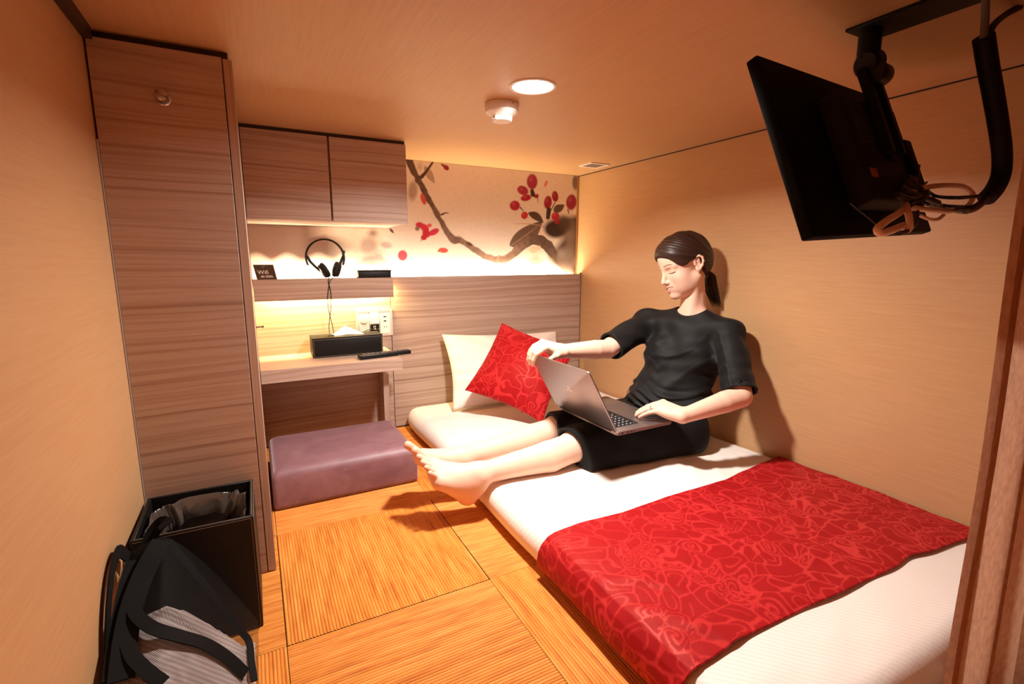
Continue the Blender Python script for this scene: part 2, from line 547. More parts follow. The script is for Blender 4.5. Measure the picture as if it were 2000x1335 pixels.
MX0, MX1, MY0, MY1, MZ = -1.048, -0.004, -2.02, -0.052, 0.104
bed = thing('mattress', 'thin mattress in a white fitted sheet lying along the right wall', 'mattress', (0, 0, 0))
def mat_profile():
    """cross-section over x: from under the left edge, over the top, to the right wall; returns (x inset, z)"""
    pr = [(0.050, 0.006), (0.022, 0.010), (0.006, 0.024), (0.0, 0.044), (0.003, 0.066), (0.012, 0.084), (0.026, 0.096), (0.046, 0.102), (0.075, MZ)]
    return pr
def mattress_mesh():
    xs_ = [MX0 + a for a, z in mat_profile()] + list(np.linspace(MX0 + 0.10, MX1 - 0.03, 60)) + [MX1 - 0.01, MX1]
    zs_ = [z for a, z in mat_profile()] + [MZ + 0.001] * 60 + [MZ - 0.006, MZ - 0.04]
    ys_ = np.concatenate([[MY1 - 0.0, MY1 - 0.004], np.linspace(MY1 - 0.012, MY0 + 0.02, 150), [MY0 + 0.006, MY0]])
    P = np.zeros((len(xs_), len(ys_), 3))
    X, Y = np.meshgrid(xs_, ys_, indexing='ij')
    Z = np.repeat(np.array(zs_)[:, None], len(ys_), 1)
    # rounded head and foot ends
    for yy, sgn in ((MY1, 1), (MY0, -1)):
        d = np.clip(np.abs(Y - yy) / 0.045, 0, 1)
        k = np.sqrt(np.clip(1 - (1 - d) ** 2, 0, 1))
        Z = 0.02 + (Z - 0.02) * (0.25 + 0.75 * k)
    # rounded plan corners at the head end
    dh = np.clip(np.abs(Y - MY1) / 0.07, 0, 1)
    lead = np.clip((MX0 + 0.3 - X) / 0.3, 0, 1)
    X = X + 0.05 * lead * (1 - np.sqrt(np.clip(1 - (1 - dh) ** 2, 0, 1)))
    # soft waviness and creases
    xy = np.stack([X, Y], -1)
    top = np.clip((Z - 0.06) / 0.04, 0, 1)
    Z = Z + top * (0.006 * (vnoise(xy, 4.0, 3) - 0.5) + 0.003 * (vnoise(xy * (1, 2.2), 11.0, 4) - 0.5))
    # dip under the sitter and creases running from it
    r = np.hypot((X + 0.12) / 0.20, (Y + 1.02) / 0.20)
    Z = Z - top * 0.008 * np.exp(-r ** 2)
    th = np.arctan2(Y + 1.02, X + 0.12); rr = np.hypot(X + 0.12, Y + 1.02)
    Z = Z + top * 0.004 * np.exp(-((rr - 0.30) / 0.14) ** 2) * np.clip(np.sin(th * 23 + 3 * vnoise(xy, 9, 8)), 0, 1) ** 2
    side = np.clip((MX0 + 0.05 - X) / 0.05, 0, 1)
    X = X + side * 0.016 * (vnoise(np.stack([Y, Y * 0], -1), 4.2, 9) - 0.5)
    P[..., 0], P[..., 1], P[..., 2] = X, Y, Z
    return grid_mesh('sheet', P, flip=True)
nsh = N('white_sheet')
# tone-on-tone satin stripe woven into the sheet
tc = nsh.n('ShaderNodeTexCoord'); sep = nsh.n('ShaderNodeSeparateXYZ'); nsh.l(tc.outputs['Object'], sep.inputs[0])
pos = nsh.math('ADD', nsh.math('MULTIPLY', sep.outputs[0], 0.755), nsh.math('MULTIPLY', sep.outputs[1], 0.655))
wv = nsh.math('SINE', nsh.math('MULTIPLY', pos, 2 * math.pi / 0.0105))
fac = nsh.ramp(nsh.math('ADD', nsh.math('MULTIPLY', wv, 0.5), 0.5), [(0.35, (0, 0, 0)), (0.65, (1, 1, 1))])
csh = nsh.mix(fac, lin(241, 232, 224), lin(236, 225, 216))
nsh.bump(nsh.noise(nsh.coords((5, 9, 9)), 2.2, 4, 0.6), 0.14, 0.008)
M_sheet = nsh.set(Base_Color=csh, Roughness=0.55, Sheen_Weight=0.15, Specular_IOR_Level=0.3)
link('sheet', mattress_mesh(), M_sheet, bed)
box('mattress_base', (MX0 + 0.045, MY0 + 0.02, 0.0), (MX1 - 0.01, MY1 - 0.014, 0.030), plain('mattress_underside', lin(70, 60, 58), 0.9), bed)

# damask motif: 1 = satin ground, 0 = matt figure
def damask(U, seed=3, cell=0.078):
    r = np.random.default_rng(seed)
    U = np.asarray(U, float)
    shp = U.shape[:-1]
    p = U.reshape(-1, 2)
    wv = np.stack([vnoise(p, 11, seed + 1) - 0.5 + 0.5 * (vnoise(p, 27, seed + 5) - 0.5), vnoise(p, 11, seed + 2) - 0.5 + 0.5 * (vnoise(p, 27, seed + 6) - 0.5)], -1)
    q = p + wv * 0.060
    lo, hi = q.min(0) - cell, q.max(0) + cell
    gx, gy = np.meshgrid(np.arange(lo[0], hi[0], cell * 0.62), np.arange(lo[1], hi[1], cell * 0.62), indexing='ij')
    S = np.stack([gx.ravel(), gy.ravel()], -1) + (r.random((gx.size, 2)) - 0.5) * cell * 0.55
    f1 = np.full(len(q), 9.0); f2 = np.full(len(q), 9.0); who = np.zeros(len(q), int)
    for i, s in enumerate(S):
        d = np.hypot(q[:, 0] - s[0], q[:, 1] - s[1])
        m = d < f1
        f2 = np.where(m, f1, np.minimum(f2, d)); who = np.where(m, i, who); f1 = np.where(m, d, f1)
    wid = 0.0010 + 0.0056 * vnoise(p, 16, seed + 9) ** 1.8
    mask = 1 - np.clip((f2 - f1 - wid) / 0.0030, 0, 1)
    kind = r.random(len(S))[who]
    ctr = S[who]
    dx, dy = q[:, 0] - ctr[:, 0], q[:, 1] - ctr[:, 1]
    th = np.arctan2(dy, dx)
    # scrolls in a third of the figures, inner outlines in others
    rad = f1 / (cell * 0.40)
    sp = np.abs(((rad * 1.15 - th / (2 * np.pi) + 8) % 1) - 0.5)
    scroll = np.clip((0.13 - np.abs(sp - 0.25)) / 0.05, 0, 1) * (rad < 0.9)
    mask = np.where(kind < 0.30, np.maximum(mask, scroll * 0.9), mask)
    ring = np.clip((0.09 - np.abs(rad - 0.52)) / 0.05, 0, 1) * (np.cos(th * 1 + kind * 40) > -0.55)
    mask = np.where((kind > 0.30) & (kind < 0.62), np.maximum(mask, ring * 0.8), mask)
    vein = np.clip((0.0030 - np.abs(dx * np.sin(kind * 60) - dy * np.cos(kind * 60))) / 0.0020, 0, 1) * (rad < 0.8)
    mask = np.where(kind > 0.80, np.maximum(mask, vein * 0.8), mask)
    return mask.reshape(shp)
def damask_mat(name, matt=lin(150, 14, 22), satin=lin(186, 42, 44)):
    n = N(name)
    a = n.n('ShaderNodeVertexColor'); a.layer_name = 'tint'
    s = n.n('ShaderNodeSeparateColor'); n.l(a.outputs[0], s.inputs[0])
    c = n.mix(s.outputs[0], matt, satin)
    rr = n.math('SUBTRACT', 0.60, n.math('MULTIPLY', s.outputs[0], 0.16))
    n.bump(s.outputs[0], 0.10, 0.001)
    return n.set(Base_Color=c, Roughness=rr, Sheen_Weight=0.25, Sheen_Roughness=0.3, Sheen_Tint=lin(240, 150, 140), Specular_IOR_Level=0.5, Specular_Tint=lin(255, 130, 110))
M_damask = damask_mat('red_damask')

def runner_mesh():
    # s runs from the hanging left hem over the bed to the right wall, t along the bed
    prof = [(-1.036, 0.016), (-1.050, 0.022), (-1.058, 0.034), (-1.0585, 0.050), (-1.054, 0.070), (-1.044, 0.089), (-1.028, 0.1025), (-1.006, 0.1085), (-0.975, 0.1105), (-0.93, 0.1115)]
    prof = [(x + 0.0, z) for x, z in prof]
    xs_ = np.array([a for a, _ in prof] + list(np.linspace(-0.90, -0.010, 20)))
    zs_ = np.array([b for _, b in prof] + [0.1115] * 20)
    # resample evenly
    d = np.concatenate([[0], np.cumsum(np.hypot(np.diff(xs_), np.diff(zs_)))])
    ns = int(d[-1] / 0.0030)
    s = np.linspace(0, d[-1], ns)
    X1, Z1 = np.interp(s, d, xs_), np.interp(s, d, zs_)
    nt = 175
    tt = np.linspace(0, 1, nt)
    Sg, Tg = np.meshgrid(s, tt, indexing='ij')
    X = np.repeat(X1[:, None], nt, 1); Z = np.repeat(Z1[:, None], nt, 1)
    # far and near hems, a little wavy
    far = -1.352 + 0.052 * np.clip((X + 0.35) / 0.35, 0, 1) + 0.010 * (vnoise(np.stack([X, X * 0], -1), 9, 2) - 0.5)
    near = -1.828 - 0.012 * np.clip((X + 1.0) / 0.5, 0, 1) - 0.03 * np.clip((X + 0.5) / 0.4, 0, 1) + 0.022 * (vnoise(np.stack([X, X * 0], -1), 7, 12) - 0.5) + 0.035 * np.exp(-((X + 0.30) / 0.05) ** 2) * 0.3
    Y = far + (near - far) * Tg
    xy = np.stack([X, Y], -1)
    top = np.clip((Z - 0.085) / 0.02, 0, 1)
    Z = Z + top * (0.005 * (vnoise(xy, 5, 21) - 0.35) + 0.0035 * (vnoise(xy * (1.0, 2.0), 15, 22) - 0.4))
    # folds near the left shoulder
    fold = np.exp(-((X + 0.96) / 0.07) ** 2)
    Z = Z + fold * 0.007 * np.maximum(0, np.sin((Y * 40 + X * 25) + 4 * vnoise(xy, 6, 5))) * np.clip((-1.5 - Y) / 0.15, 0, 1)
    X = X - (1 - top) * 0.006 * (vnoise(np.stack([Y, Z], -1), 9, 31) - 0.3)
    hem = np.clip((Tg - 0.965) / 0.035, 0, 1)
    Z = Z - hem * 0.001 * top + 0.002 * top
    P = np.stack([X, Y, Z], -1)
    m = damask(np.stack([Sg, Y], -1), 3)
    me = grid_mesh('bed_runner', P, col=np.repeat(m[..., None], 3, -1), flip=True)
    return me
run = link('bed_runner', runner_mesh(), M_damask)
md = run.modifiers.new('thickness', 'SOLIDIFY'); md.thickness = 0.0035; md.offset = -1
tag(run, 'red damask bed runner spread across the foot of the white mattress', 'bed runner')

def pillow_mesh(name, w_, h_, th, n=90, pinch=0.05, col=None, seed=5, crease=0.004):
    """pillow in its own x-z plane, thickness along y, corners pointed, edges drawn in"""
    t = np.linspace(-1, 1, n)
    A, B = np.meshgrid(t, t, indexing='ij')
    x = A * (1 - pinch * (1 - A ** 2) * 0 - pinch * np.cos(B * np.pi / 2))
    z = B * (1 - pinch * np.cos(A * np.pi / 2))
    prof = np.clip((1 - A ** 2), 0, 1) ** 0.55 * np.clip((1 - B ** 2), 0, 1) ** 0.55
    xy = np.stack([A, B], -1)
    wr = crease * (vnoise(xy + 2, 3.2, seed) - 0.5) * 2 * prof
    rad = np.hypot(A, B)
    ed = crease * 1.2 * np.sin(np.arctan2(B, A) * 16 + 4 * vnoise(xy + 3, 3, seed + 1)) * np.clip(rad - 0.5, 0, 1) * (prof > 0) * prof ** 0.3
    y = th / 2 * prof + wr + ed
    F = np.stack([x * w_ / 2, -y, z * h_ / 2], -1)
    K = np.stack([x * w_ / 2, th / 2 * prof, z * h_ / 2], -1)
    me = bpy.data.meshes.new(name)
    idx = np.arange(n * n).reshape(n, n)
    q = np.stack([idx[:-1, :-1], idx[1:, :-1], idx[1:, 1:], idx[:-1, 1:]], -1).reshape(-1, 4)
    # the back reuses the rim
    rim = np.zeros((n, n), bool); rim[0] = rim[-1] = True; rim[:, 0] = rim[:, -1] = True
    F[rim, 1] = 0
    j = np.full(n * n, -1); inner = ~rim.ravel()
    j[inner] = n * n + np.arange(inner.sum()); j[~inner] = np.arange(n * n)[~inner]
    V = np.vstack([F.reshape(-1, 3), K.reshape(-1, 3)[inner]])
    raw_mesh(me, V, np.vstack([q, j[q[:, ::-1]]]))
    smooth(me)
    if col is not None:
        c = col(V[:, [0, 2]] + np.array([0.5, 0.5]))
        set_col(me, np.repeat(c[:, None], 3, 1))
    return me
pil = link('pillow', pillow_mesh('pillow', 0.665, 0.375, 0.135, 60, 0.07, seed=5, crease=0.006), plain('pillowcase', lin(240, 228, 218), 0.6, Sheen_Weight=0.15))
pil.location = (-0.535, -0.178, 0.271)
pil.rotation_euler = (math.radians(-26), math.radians(2.5), math.radians(0))
tag(pil, 'white bed pillow leaning on the headboard panel behind the red cushion', 'pillow')
cus = link('throw_cushion', pillow_mesh('throw_cushion', 0.38, 0.38, 0.115, 190, 0.075, col=lambda U: damask(U, 17, 0.10), seed=8, crease=0.003), M_damask)
cus.location = (-0.612, -0.447, 0.322)
cus.rotation_mode = 'QUATERNION'
cus.rotation_quaternion = (Matrix.Rotation(-0.611, 4, 'Z') @ Matrix.Rotation(-0.662, 4, 'X') @ Matrix.Rotation(0.368, 4, 'Y')).to_quaternion()
tag(cus, 'red damask throw cushion propped on a corner against the white pillow', 'cushion')
# ================================================================== ceiling fittings
dl = thing('downlight', 'round recessed ceiling downlight glowing white', 'light', (LAMP[0], LAMP[1], H))
lathe('trim_ring', [(0.0555, -0.0005), (0.0555, -0.0025), (0.058, -0.0035), (0.063, -0.0022), (0.0635, -0.0005)], M_white, dl, 48)
lathe('diffuser', [(0, -0.0012), (0.055, -0.0012), (0.0552, -0.0005), (0, -0.0005)], plain('lit_diffuser', (1, 1, 1), 0.5, Emission_Color=(1, 0.9, 0.8), Emission_Strength=3.0), dl, 48)

sd = thing('smoke_detector', 'white round smoke detector on the ceiling beside the downlight', 'smoke detector', (-0.958, -0.951, H))
lathe('base', [(0, -0.0002), (0.050, -0.0002), (0.0515, -0.003), (0.0505, -0.022), (0.048, -0.026), (0, -0.026)], M_white, sd, 48)
lathe('chamber', [(0, -0.024), (0.047, -0.0262), (0.044, -0.0285), (0.0300, -0.0365), (0.0275, -0.0365), (0.0275, -0.045), (0, -0.045)], M_white, sd, 48)
lathe('screen', [(0.0262, -0.0368), (0.0262, -0.0449)], M_gap, sd, 32)
for k in range(9):
    a = 2 * math.pi * k / 9 + 0.15
    box('rib', (0.0262, -0.0030, -0.0455), (0.0305, 0.0030, -0.0362), M_white, sd, mtx=Matrix.Rotation(a, 4, 'Z'))
lathe('cap', [(0, -0.0452), (0.0300, -0.0452), (0.0305, -0.0470), (0.0285, -0.0495), (0, -0.0500)], M_white, sd, 40)
lathe('test_lamp', [(0, 0), (0.002, 0), (0.0015, 0.001), (0, 0.0012)], M_gap, sd, 10, Matrix.Translation((0.012, -0.0497, -0.007)) @ Matrix.Rotation(math.radians(90), 4, 'X'))

vt = thing('air_vent', 'small square white air vent in the ceiling near the far right corner', 'vent', (-0.128, -0.305, H))
fr = [((-0.056, -0.052), (0.056, -0.042)), ((-0.056, 0.042), (0.056, 0.052)), ((-0.056, -0.042), (-0.046, 0.042)), ((0.046, -0.042), (0.056, 0.042))]
bm = bmesh.new()
for a, b in fr: bm_box(bm, (*a, -0.005), (*b, -0.0004))
link('frame', finish(bm, 'frame'), M_white, vt)
box('back', (-0.046, -0.042, -0.0012), (0.046, 0.042, -0.0005), plain('vent_shade', lin(120, 100, 85), 0.8), vt)
for k in range(7):
    y = -0.036 + k * 0.012
    box('slat', (-0.0455, y - 0.0036, -0.0040), (0.0455, y + 0.0036, -0.0028), M_white, vt, mtx=Matrix.Translation((0, y, -0.0034)) @ Matrix.Rotation(0.25, 4, 'X') @ Matrix.Translation((0, -y, 0.0034)))
# ================================================================== mural behind the desk and bed
def to_photo(P):
    d = P - CAM
    z = d @ FW
    return np.stack([1000 + FPX * (d @ RT) / z, 667.5 - FPX * (d @ UP) / z], -1)
def build_mural():
    nx, nz = 620, 210
    X, Z = np.meshgrid(np.linspace(-1.659, -0.016, nx), np.linspace(0.69, H - 0.001, nz), indexing='ij')
    P = np.stack([X, np.full_like(X, -0.004), Z], -1)
    UV = to_photo(P)
    # two drawing frames: right half and left half of the print
    A = (UV - np.array([780, 300])) * 5.135
    B = (UV - np.array([460, 230])) * 4.044
    col = np.ones(X.shape + (3,)) * np.array(lin(226, 212, 202))
    col *= (0.94 + 0.10 * vnoise(A / 500, 1.3, 40))[..., None]
    def put(m, c):
        nonlocal col
        col = col * (1 - m[..., None]) + np.array(lin(*c)) * m[..., None]
    def ell(Q, cx, cy, rx, ry, rot=0.0, soft=0.12):
        a = math.radians(rot); x, y = Q[..., 0] - cx, Q[..., 1] - cy
        xx, yy = x * math.cos(a) + y * math.sin(a), -x * math.sin(a) + y * math.cos(a)
        return np.clip((1 - np.hypot(xx / rx, yy / ry)) / soft, 0, 1)
    def leaf(Q, x0, y0, x1, y1, wd, soft=6.0, skew=0.0):
        a = np.array([x0, y0]); b = np.array([x1, y1]); L = np.linalg.norm(b - a); t = (b - a) / L
        x = (Q - a) @ t / L; y = (Q - a) @ np.array([-t[1], t[0]])
        y = y - skew * x * (1 - x) * 4
        xx = np.clip(x, 0, 1)
        hw = wd * np.sin(np.pi * xx ** 0.8) ** 0.9
        return np.clip((hw - np.abs(y)) / soft, 0, 1) * (x > 0) * (x < 1)
    def stroke(Q, pts, soft=5.0, wob=0.0):
        p = np.array(pts, float); best = np.full(Q.shape[:-1], -1e9)
        for a, b in zip(p[:-1], p[1:]):
            ab = b[:2] - a[:2]; t = np.clip(((Q - a[:2]) @ ab) / (ab @ ab), 0, 1)
            d = np.linalg.norm(Q - (a[:2] + t[..., None] * ab), axis=-1)
            best = np.maximum(best, (a[2] + (b[2] - a[2]) * t) / 2 - d)
        if wob: best = best + wob * (vnoise(Q / 40, 1.0, 77) - 0.5)
        return np.clip(best / soft + 0.5, 0, 1)
    # out-of-focus leaves
    put(ell(A, 135, 370, 60, 130, 6, 0.5) * 0.75, (150, 122, 110))
    put(leaf(A, 250, 120, 360, 310, 42, 12) * 0.8, (160, 130, 112))
    put(ell(A, 205, 130, 40, 60, 0, 0.8) * 0.6, (170, 150, 140))
    # dark foliage mass on the right
    dk = np.clip((A[..., 0] - 1520 - 60 * np.sin(A[..., 1] / 60)) / 90, 0, 1) * np.clip((A[..., 1] - 590 - 0.15 * (1780 - A[..., 0])) / 60, 0, 1)
    dk = dk * (0.75 + 0.35 * vnoise(A / 90, 1.0, 50))
    put(np.clip(dk, 0, 1), (92, 68, 56))
    put(ell(A, 1560, 760, 130, 100, 10, 0.35), (58, 42, 36))
    put(ell(A, 1650, 700, 90, 110, -20, 0.5) * 0.8, (80, 60, 50))
    put(ell(A, 1765, 290, 38, 90, 0, 0.4) * 0.8, (96, 74, 60))
    # the leaf with a pale midrib
    put(leaf(A, 1105, 925, 1440, 665, 92, 8, 24), (112, 88, 76))
    put(stroke(A, [(1115, 925, 6), (1250, 830, 7), (1380, 735, 5)], 5), (176, 140, 120))
    put(leaf(A, 1290, 590, 1450, 700, 42, 8, -16), (88, 66, 56))
    put(stroke(A, [(1150, 700, 4), (1300, 704, 8), (1400, 716, 8), (1450, 740, 10)], 4), (188, 150, 128))
    # main branch, darker above, paler towards the curve
    br = [(90, 40, 70), (130, 150, 62), (215, 310, 58), (300, 470, 52), (370, 590, 50), (430, 700, 50), (500, 820, 60), (545, 865, 78), (610, 870, 62), (680, 905, 60), (760, 965, 64), (850, 1020, 62), (960, 1065, 62), (1060, 1055, 74), (1150, 1000, 84), (1230, 920, 100), (1320, 858, 110), (1410, 868, 108), (1490, 930, 110), (1540, 1010, 90)]
    m = stroke(A, br, 7, 14)
    t = np.clip(A[..., 0] / 1000, 0, 1)
    c0, c1 = np.array(lin(84, 62, 54)), np.array(lin(150, 118, 104))
    bc = c0 + (c1 - c0) * t[..., None]
    right = np.clip((A[..., 0] - 1050) / 300, 0, 1)[..., None]
    bc = bc * (1 - right) + np.array(lin(98, 76, 64)) * right
    bc = bc * (0.8 + 0.5 * vnoise(A / 30, 1.0, 60))[..., None]
    col[:] = col * (1 - m[..., None]) + bc * m[..., None]
    put(stroke(A, [(335, 85, 20), (270, 180, 26), (225, 230, 40)], 6), (84, 62, 54))
    put(stroke(A, [(425, 610, 22), (455, 595, 14), (492, 592, 7)], 4), (96, 72, 62))
    put(ell(A, 700, 905, 45, 16, 25, 0.3), (84, 60, 50))
    put(ell(A, 585, 845, 55, 28, -10, 0.5) * 0.6, (110, 84, 78))
    put(stroke(A, [(985, 1060, 26), (1000, 1020, 14)], 6), (168, 136, 118))
    put(stroke(A, [(980, 1085, 24), (985, 1125, 12)], 8) * 0.8, (170, 136, 118))
    # pale blossom under the branch
    put(ell(A, 1345, 965, 48, 40, 0, 0.3), (226, 190, 164))
    put(ell(A, 1395, 945, 26, 30, 30, 0.3), (226, 190, 164))
    put(ell(A, 1370, 1080, 95, 78, 10, 0.6) * 0.6, (150, 122, 104))
    put(stroke(A, [(1245, 995, 6), (1340, 1012, 8), (1420, 1000, 10), (1478, 1028, 8)], 5), (236, 206, 180))
    # buds
    red, deep, rose = (168, 40, 54), (112, 22, 32), (196, 52, 82)
    for cx, cy, rx, ry, rot, c in [
            (240, 455, 28, 66, -18, (206, 84, 78)), (1332, 280, 60, 86, 0, (158, 48, 76)), (1238, 368, 66, 50, 28, (164, 48, 72)), (1270, 442, 60, 36, -12, (164, 36, 56)),
            (1375, 425, 22, 28, 60, (150, 40, 52)), (1158, 520, 58, 56, 0, (166, 38, 56)), (1255, 618, 38, 42, 20, (180, 40, 50)), (1490, 488, 44, 74, 6, (150, 30, 50)),
            (1562, 428, 36, 62, -6, (150, 30, 44)), (1725, 486, 58, 88, 4, (150, 40, 62)), (1565, 628, 46, 46, 0, (178, 40, 66)), (1470, 300, 14, 40, 20, (206, 120, 110)),
            (1580, 680, 30, 30, 0, (150, 32, 48)), (32, 1022, 48, 56, 0, (206, 66, 80)), (470, 140, 36, 26, 40, (140, 30, 32)), (440, 118, 30, 12, 35, (110, 40, 34))]:
        put(ell(A, cx, cy, rx, ry, rot, 0.22), c)
        put(ell(A, cx - rx * 0.25, cy - ry * 0.3, rx * 0.5, ry * 0.5, rot, 0.9) * 0.3, (226, 120, 140))
    # petals of the loose flower and the falling petal
    for cx, cy, rx, ry, rot, c in [(205, 715, 48, 34, 10, rose), (255, 745, 55, 40, 40, (200, 50, 70)), (300, 720, 30, 22, -20, (214, 96, 112)), (345, 785, 66, 34, -28, rose),
                                   (270, 800, 50, 44, 60, (190, 40, 56)), (245, 840, 34, 32, 0, (180, 40, 52)), (180, 750, 26, 26, 30, (150, 110, 96)),
                                   (440, 968, 56, 30, 4, (214, 78, 70)), (400, 975, 22, 12, -10, (150, 96, 80))]:
        put(ell(A, cx, cy, rx, ry, rot, 0.25), c)
    # stalks
    for pts in [[(1215, 540, 14), (1245, 575, 7)], [(1330, 370, 36), (1340, 410, 46)], [(1385, 440, 8), (1390, 490, 4)], [(1500, 560, 46), (1490, 640, 40)], [(1560, 490, 10), (1525, 560, 8)], [(1690, 560, 12), (1700, 600, 8)], [(220, 860, 6), (215, 885, 4)]]:
        put(stroke(A, pts, 5), (70, 50, 42))
    put(leaf(A, 1545, 580, 1660, 510, 44, 8), (98, 76, 62))
    # left half: soft dark cloud of out-of-focus branches, pale petals
    e = B[..., 0]
    low = 1105 - 50 * np.abs(np.sin((e - 40) / 78.0)) ** 1.5 + 46 + np.clip((e - 700) / 3, 0, 200) * -0.5
    cl = np.clip((low - B[..., 1]) / 50, 0, 1) * np.clip((1020 - e) / 300, 0, 1)
    cl = cl * (0.86 + 0.2 * vnoise(B / 160, 1.0, 70))
    top_r = np.clip((B[..., 1] - (880 + np.clip((e - 700) / 3, 0, 90))) / 70, 0, 1)
    put(np.clip(cl * np.maximum(top_r, np.clip((820 - e) / 260, 0, 1)), 0, 1), (128, 98, 90))
    put(ell(B, 1085, 910, 60, 50, 0, 0.8) * 0.7, (104, 78, 74))
    for cx, cy, rx, ry, rot, c, o in [(1050, 1010, 85, 90, 20, (172, 150, 148), 0.8), (1190, 1005, 60, 34, 10, (170, 148, 146), 0.8), (1120, 1075, 90, 50, -10, (204, 182, 172), 0.8),
                                      (1080, 1130, 130, 50, 6, (150, 128, 128), 0.85), (1190, 1150, 110, 40, 12, (196, 172, 160), 0.8), (1140, 1100, 60, 30, 30, (160, 138, 136), 0.7), (980, 1150, 90, 30, -8, (170, 148, 140), 0.7)]:
        put(ell(B, cx, cy, rx, ry, rot, 0.5) * o, c)
    put(ell(B, 1320, 1085, 44, 46, 0, 0.3), (206, 70, 84))
    put(leaf(B, 1215, 872, 1255, 915, 12, 4), (110, 70, 66))
    col *= (0.96 + 0.08 * vnoise(A / 14, 1.0, 90))[..., None]
    return grid_mesh('mural_print', P, col=np.clip(col, 0, 1), flip=False)
mur = link('mural', build_mural(), vcol_mat('mural_print', 0.5, Specular_IOR_Level=0.25))
tag(mur, 'printed blossom branch mural on the wall above the headboard', 'mural')
md = mur.modifiers.new('board', 'SOLIDIFY'); md.thickness = 0.003; md.offset = 1 if False else -1

def text_mesh(name, txt, size, mat, parent, mtx, extrude=0.0004, align='LEFT'):
    cu = bpy.data.curves.new(name, 'FONT')
    cu.body = txt; cu.size = size; cu.extrude = extrude; cu.align_x = align; cu.resolution_u = 3
    tmp = bpy.data.objects.new(name, cu); C.objects.link(tmp)
    dg = bpy.context.evaluated_depsgraph_get()
    me = bpy.data.meshes.new_from_object(tmp.evaluated_get(dg))
    bpy.data.objects.remove(tmp); bpy.data.curves.remove(cu)
    me.name = name
    me.transform(mtx)
    me.materials.clear()
    return link(name, me, mat, parent)

# ------------------------------------------------------------------ things on the shelf
wf = thing('wifi_sign', 'small dark leaning wifi sign on the shelf beside the cupboard', 'sign', (-1.641, -0.0985, 0.7335))
lean = Matrix.Shear('XY', 4, (0, 0)) if False else Matrix.Identity(4)
wf.rotation_euler = (math.radians(-16), 0, math.radians(-2))
shear = Matrix(((1, 0, -0.19, 0), (0, 1, 0, 0), (0, 0, 1, 0), (0, 0, 0, 1)))
box('plate', (0.0, 0.0, 0.0), (0.0745, 0.0035, 0.062), plain('brown_acrylic', lin(74, 50, 36), 0.25), wf, 0.0006, 1, shear)
face = shear @ Matrix.Translation((0, -0.0003, 0)) @ Matrix.Rotation(math.radians(90), 4, 'X')
M_sign = plain('sign_lettering', lin(236, 224, 206), 0.5)
text_mesh('lettering', 'Wifi', 0.0235, M_sign, wf, face @ Matrix.Translation((0.009, 0.022, 0)))
bm = bmesh.new()
for k, (y, segs) in enumerate([(0.0135, [(0.018, 0.030), (0.034, 0.060)]), (0.0085, [(0.016, 0.031), (0.035, 0.062)])]):
    for a, b in segs: bm_box(bm, (a, -0.0008, y), (b, 0.0001, y + 0.0022), mtx=shear)
link('small_print_bars', finish(bm, 'small_print_bars'), M_sign, wf)
bm = bmesh.new()
for r in (0.003, 0.006, 0.009):
    bm_tube(bm, [shear @ Vector((0.0345 + r * math.cos(a), -0.0004, 0.0455 + r * math.sin(a))) for a in np.linspace(math.radians(45), math.radians(135), 7)], 0.0009, 6)
link('signal_mark', finish(bm, 'signal_mark'), plain('blue_print', lin(86, 120, 170), 0.5), wf)
box('stand', (0.02, 0.0036, 0.0), (0.055, 0.018, 0.004), M_blackm, wf)

# headphones
M_hp = plain('headphone_black', lin(28, 25, 24), 0.35)
M_pad = plain('ear_pad', lin(20, 18, 18), 0.75)
hp = thing('headphones', 'black folding headphones standing on the shelf', 'headphones', (0, 0, 0))
hy = -0.073
hc = at(635, 503, 1, hy)
HR = 0.0775
band = [(hc[0] + HR * math.cos(a), hy, hc[2] + HR * math.sin(a)) for a in np.linspace(math.radians(-24), math.radians(204), 40)]
bm = bmesh.new()
bm_ribbon(bm, band, [(math.cos(a), 0, math.sin(a)) for a in np.linspace(math.radians(-24), math.radians(204), 40)], 0.026, 0.0070)
link('headband', finish(bm, 'headband', 40), M_hp, hp)
def hp_pt(u, v, dy=0.0):
    q = at(u, v, 1, hy + dy); return (q[0], q[1], q[2])
for pts in ([(599, 499), (606, 511), (616, 521), (627, 530)], [(672, 489), (670, 501), (664, 514), (659, 525)]):
    bm = bmesh.new(); bm_ribbon(bm, [hp_pt(*p) for p in pts], (0.3, 0, 1), 0.015, 0.010)
    link('slider', finish(bm, 'slider', 40), M_hp, hp)
for (u0, v0), tilt, sg in (((634, 531), -30, -1), ((657, 527), 16, 1)):
    c = Vector(hp_pt(u0, v0))
    c.z = max(c.z, 0.7335 + 0.0365 * abs(math.cos(math.radians(tilt))) + 0.002)
    R_ = Matrix.Translation(c) @ Matrix.Rotation(math.radians(tilt), 4, 'Y') @ Matrix.Rotation(math.radians(90 * sg), 4, 'Y')
    e = lathe('ear_cup', [(0, 0.004), (0.029, 0.004), (0.032, 0.007), (0.030, 0.014), (0.020, 0.018), (0, 0.0185)], M_hp, hp, 28, R_)
    p_ = lathe('ear_pad', [(0.012, -0.005), (0.017, -0.011), (0.025, -0.013), (0.033, -0.009), (0.0345, -0.001), (0.031, 0.0045), (0.012, 0.0045)], M_pad, hp, 28, R_)
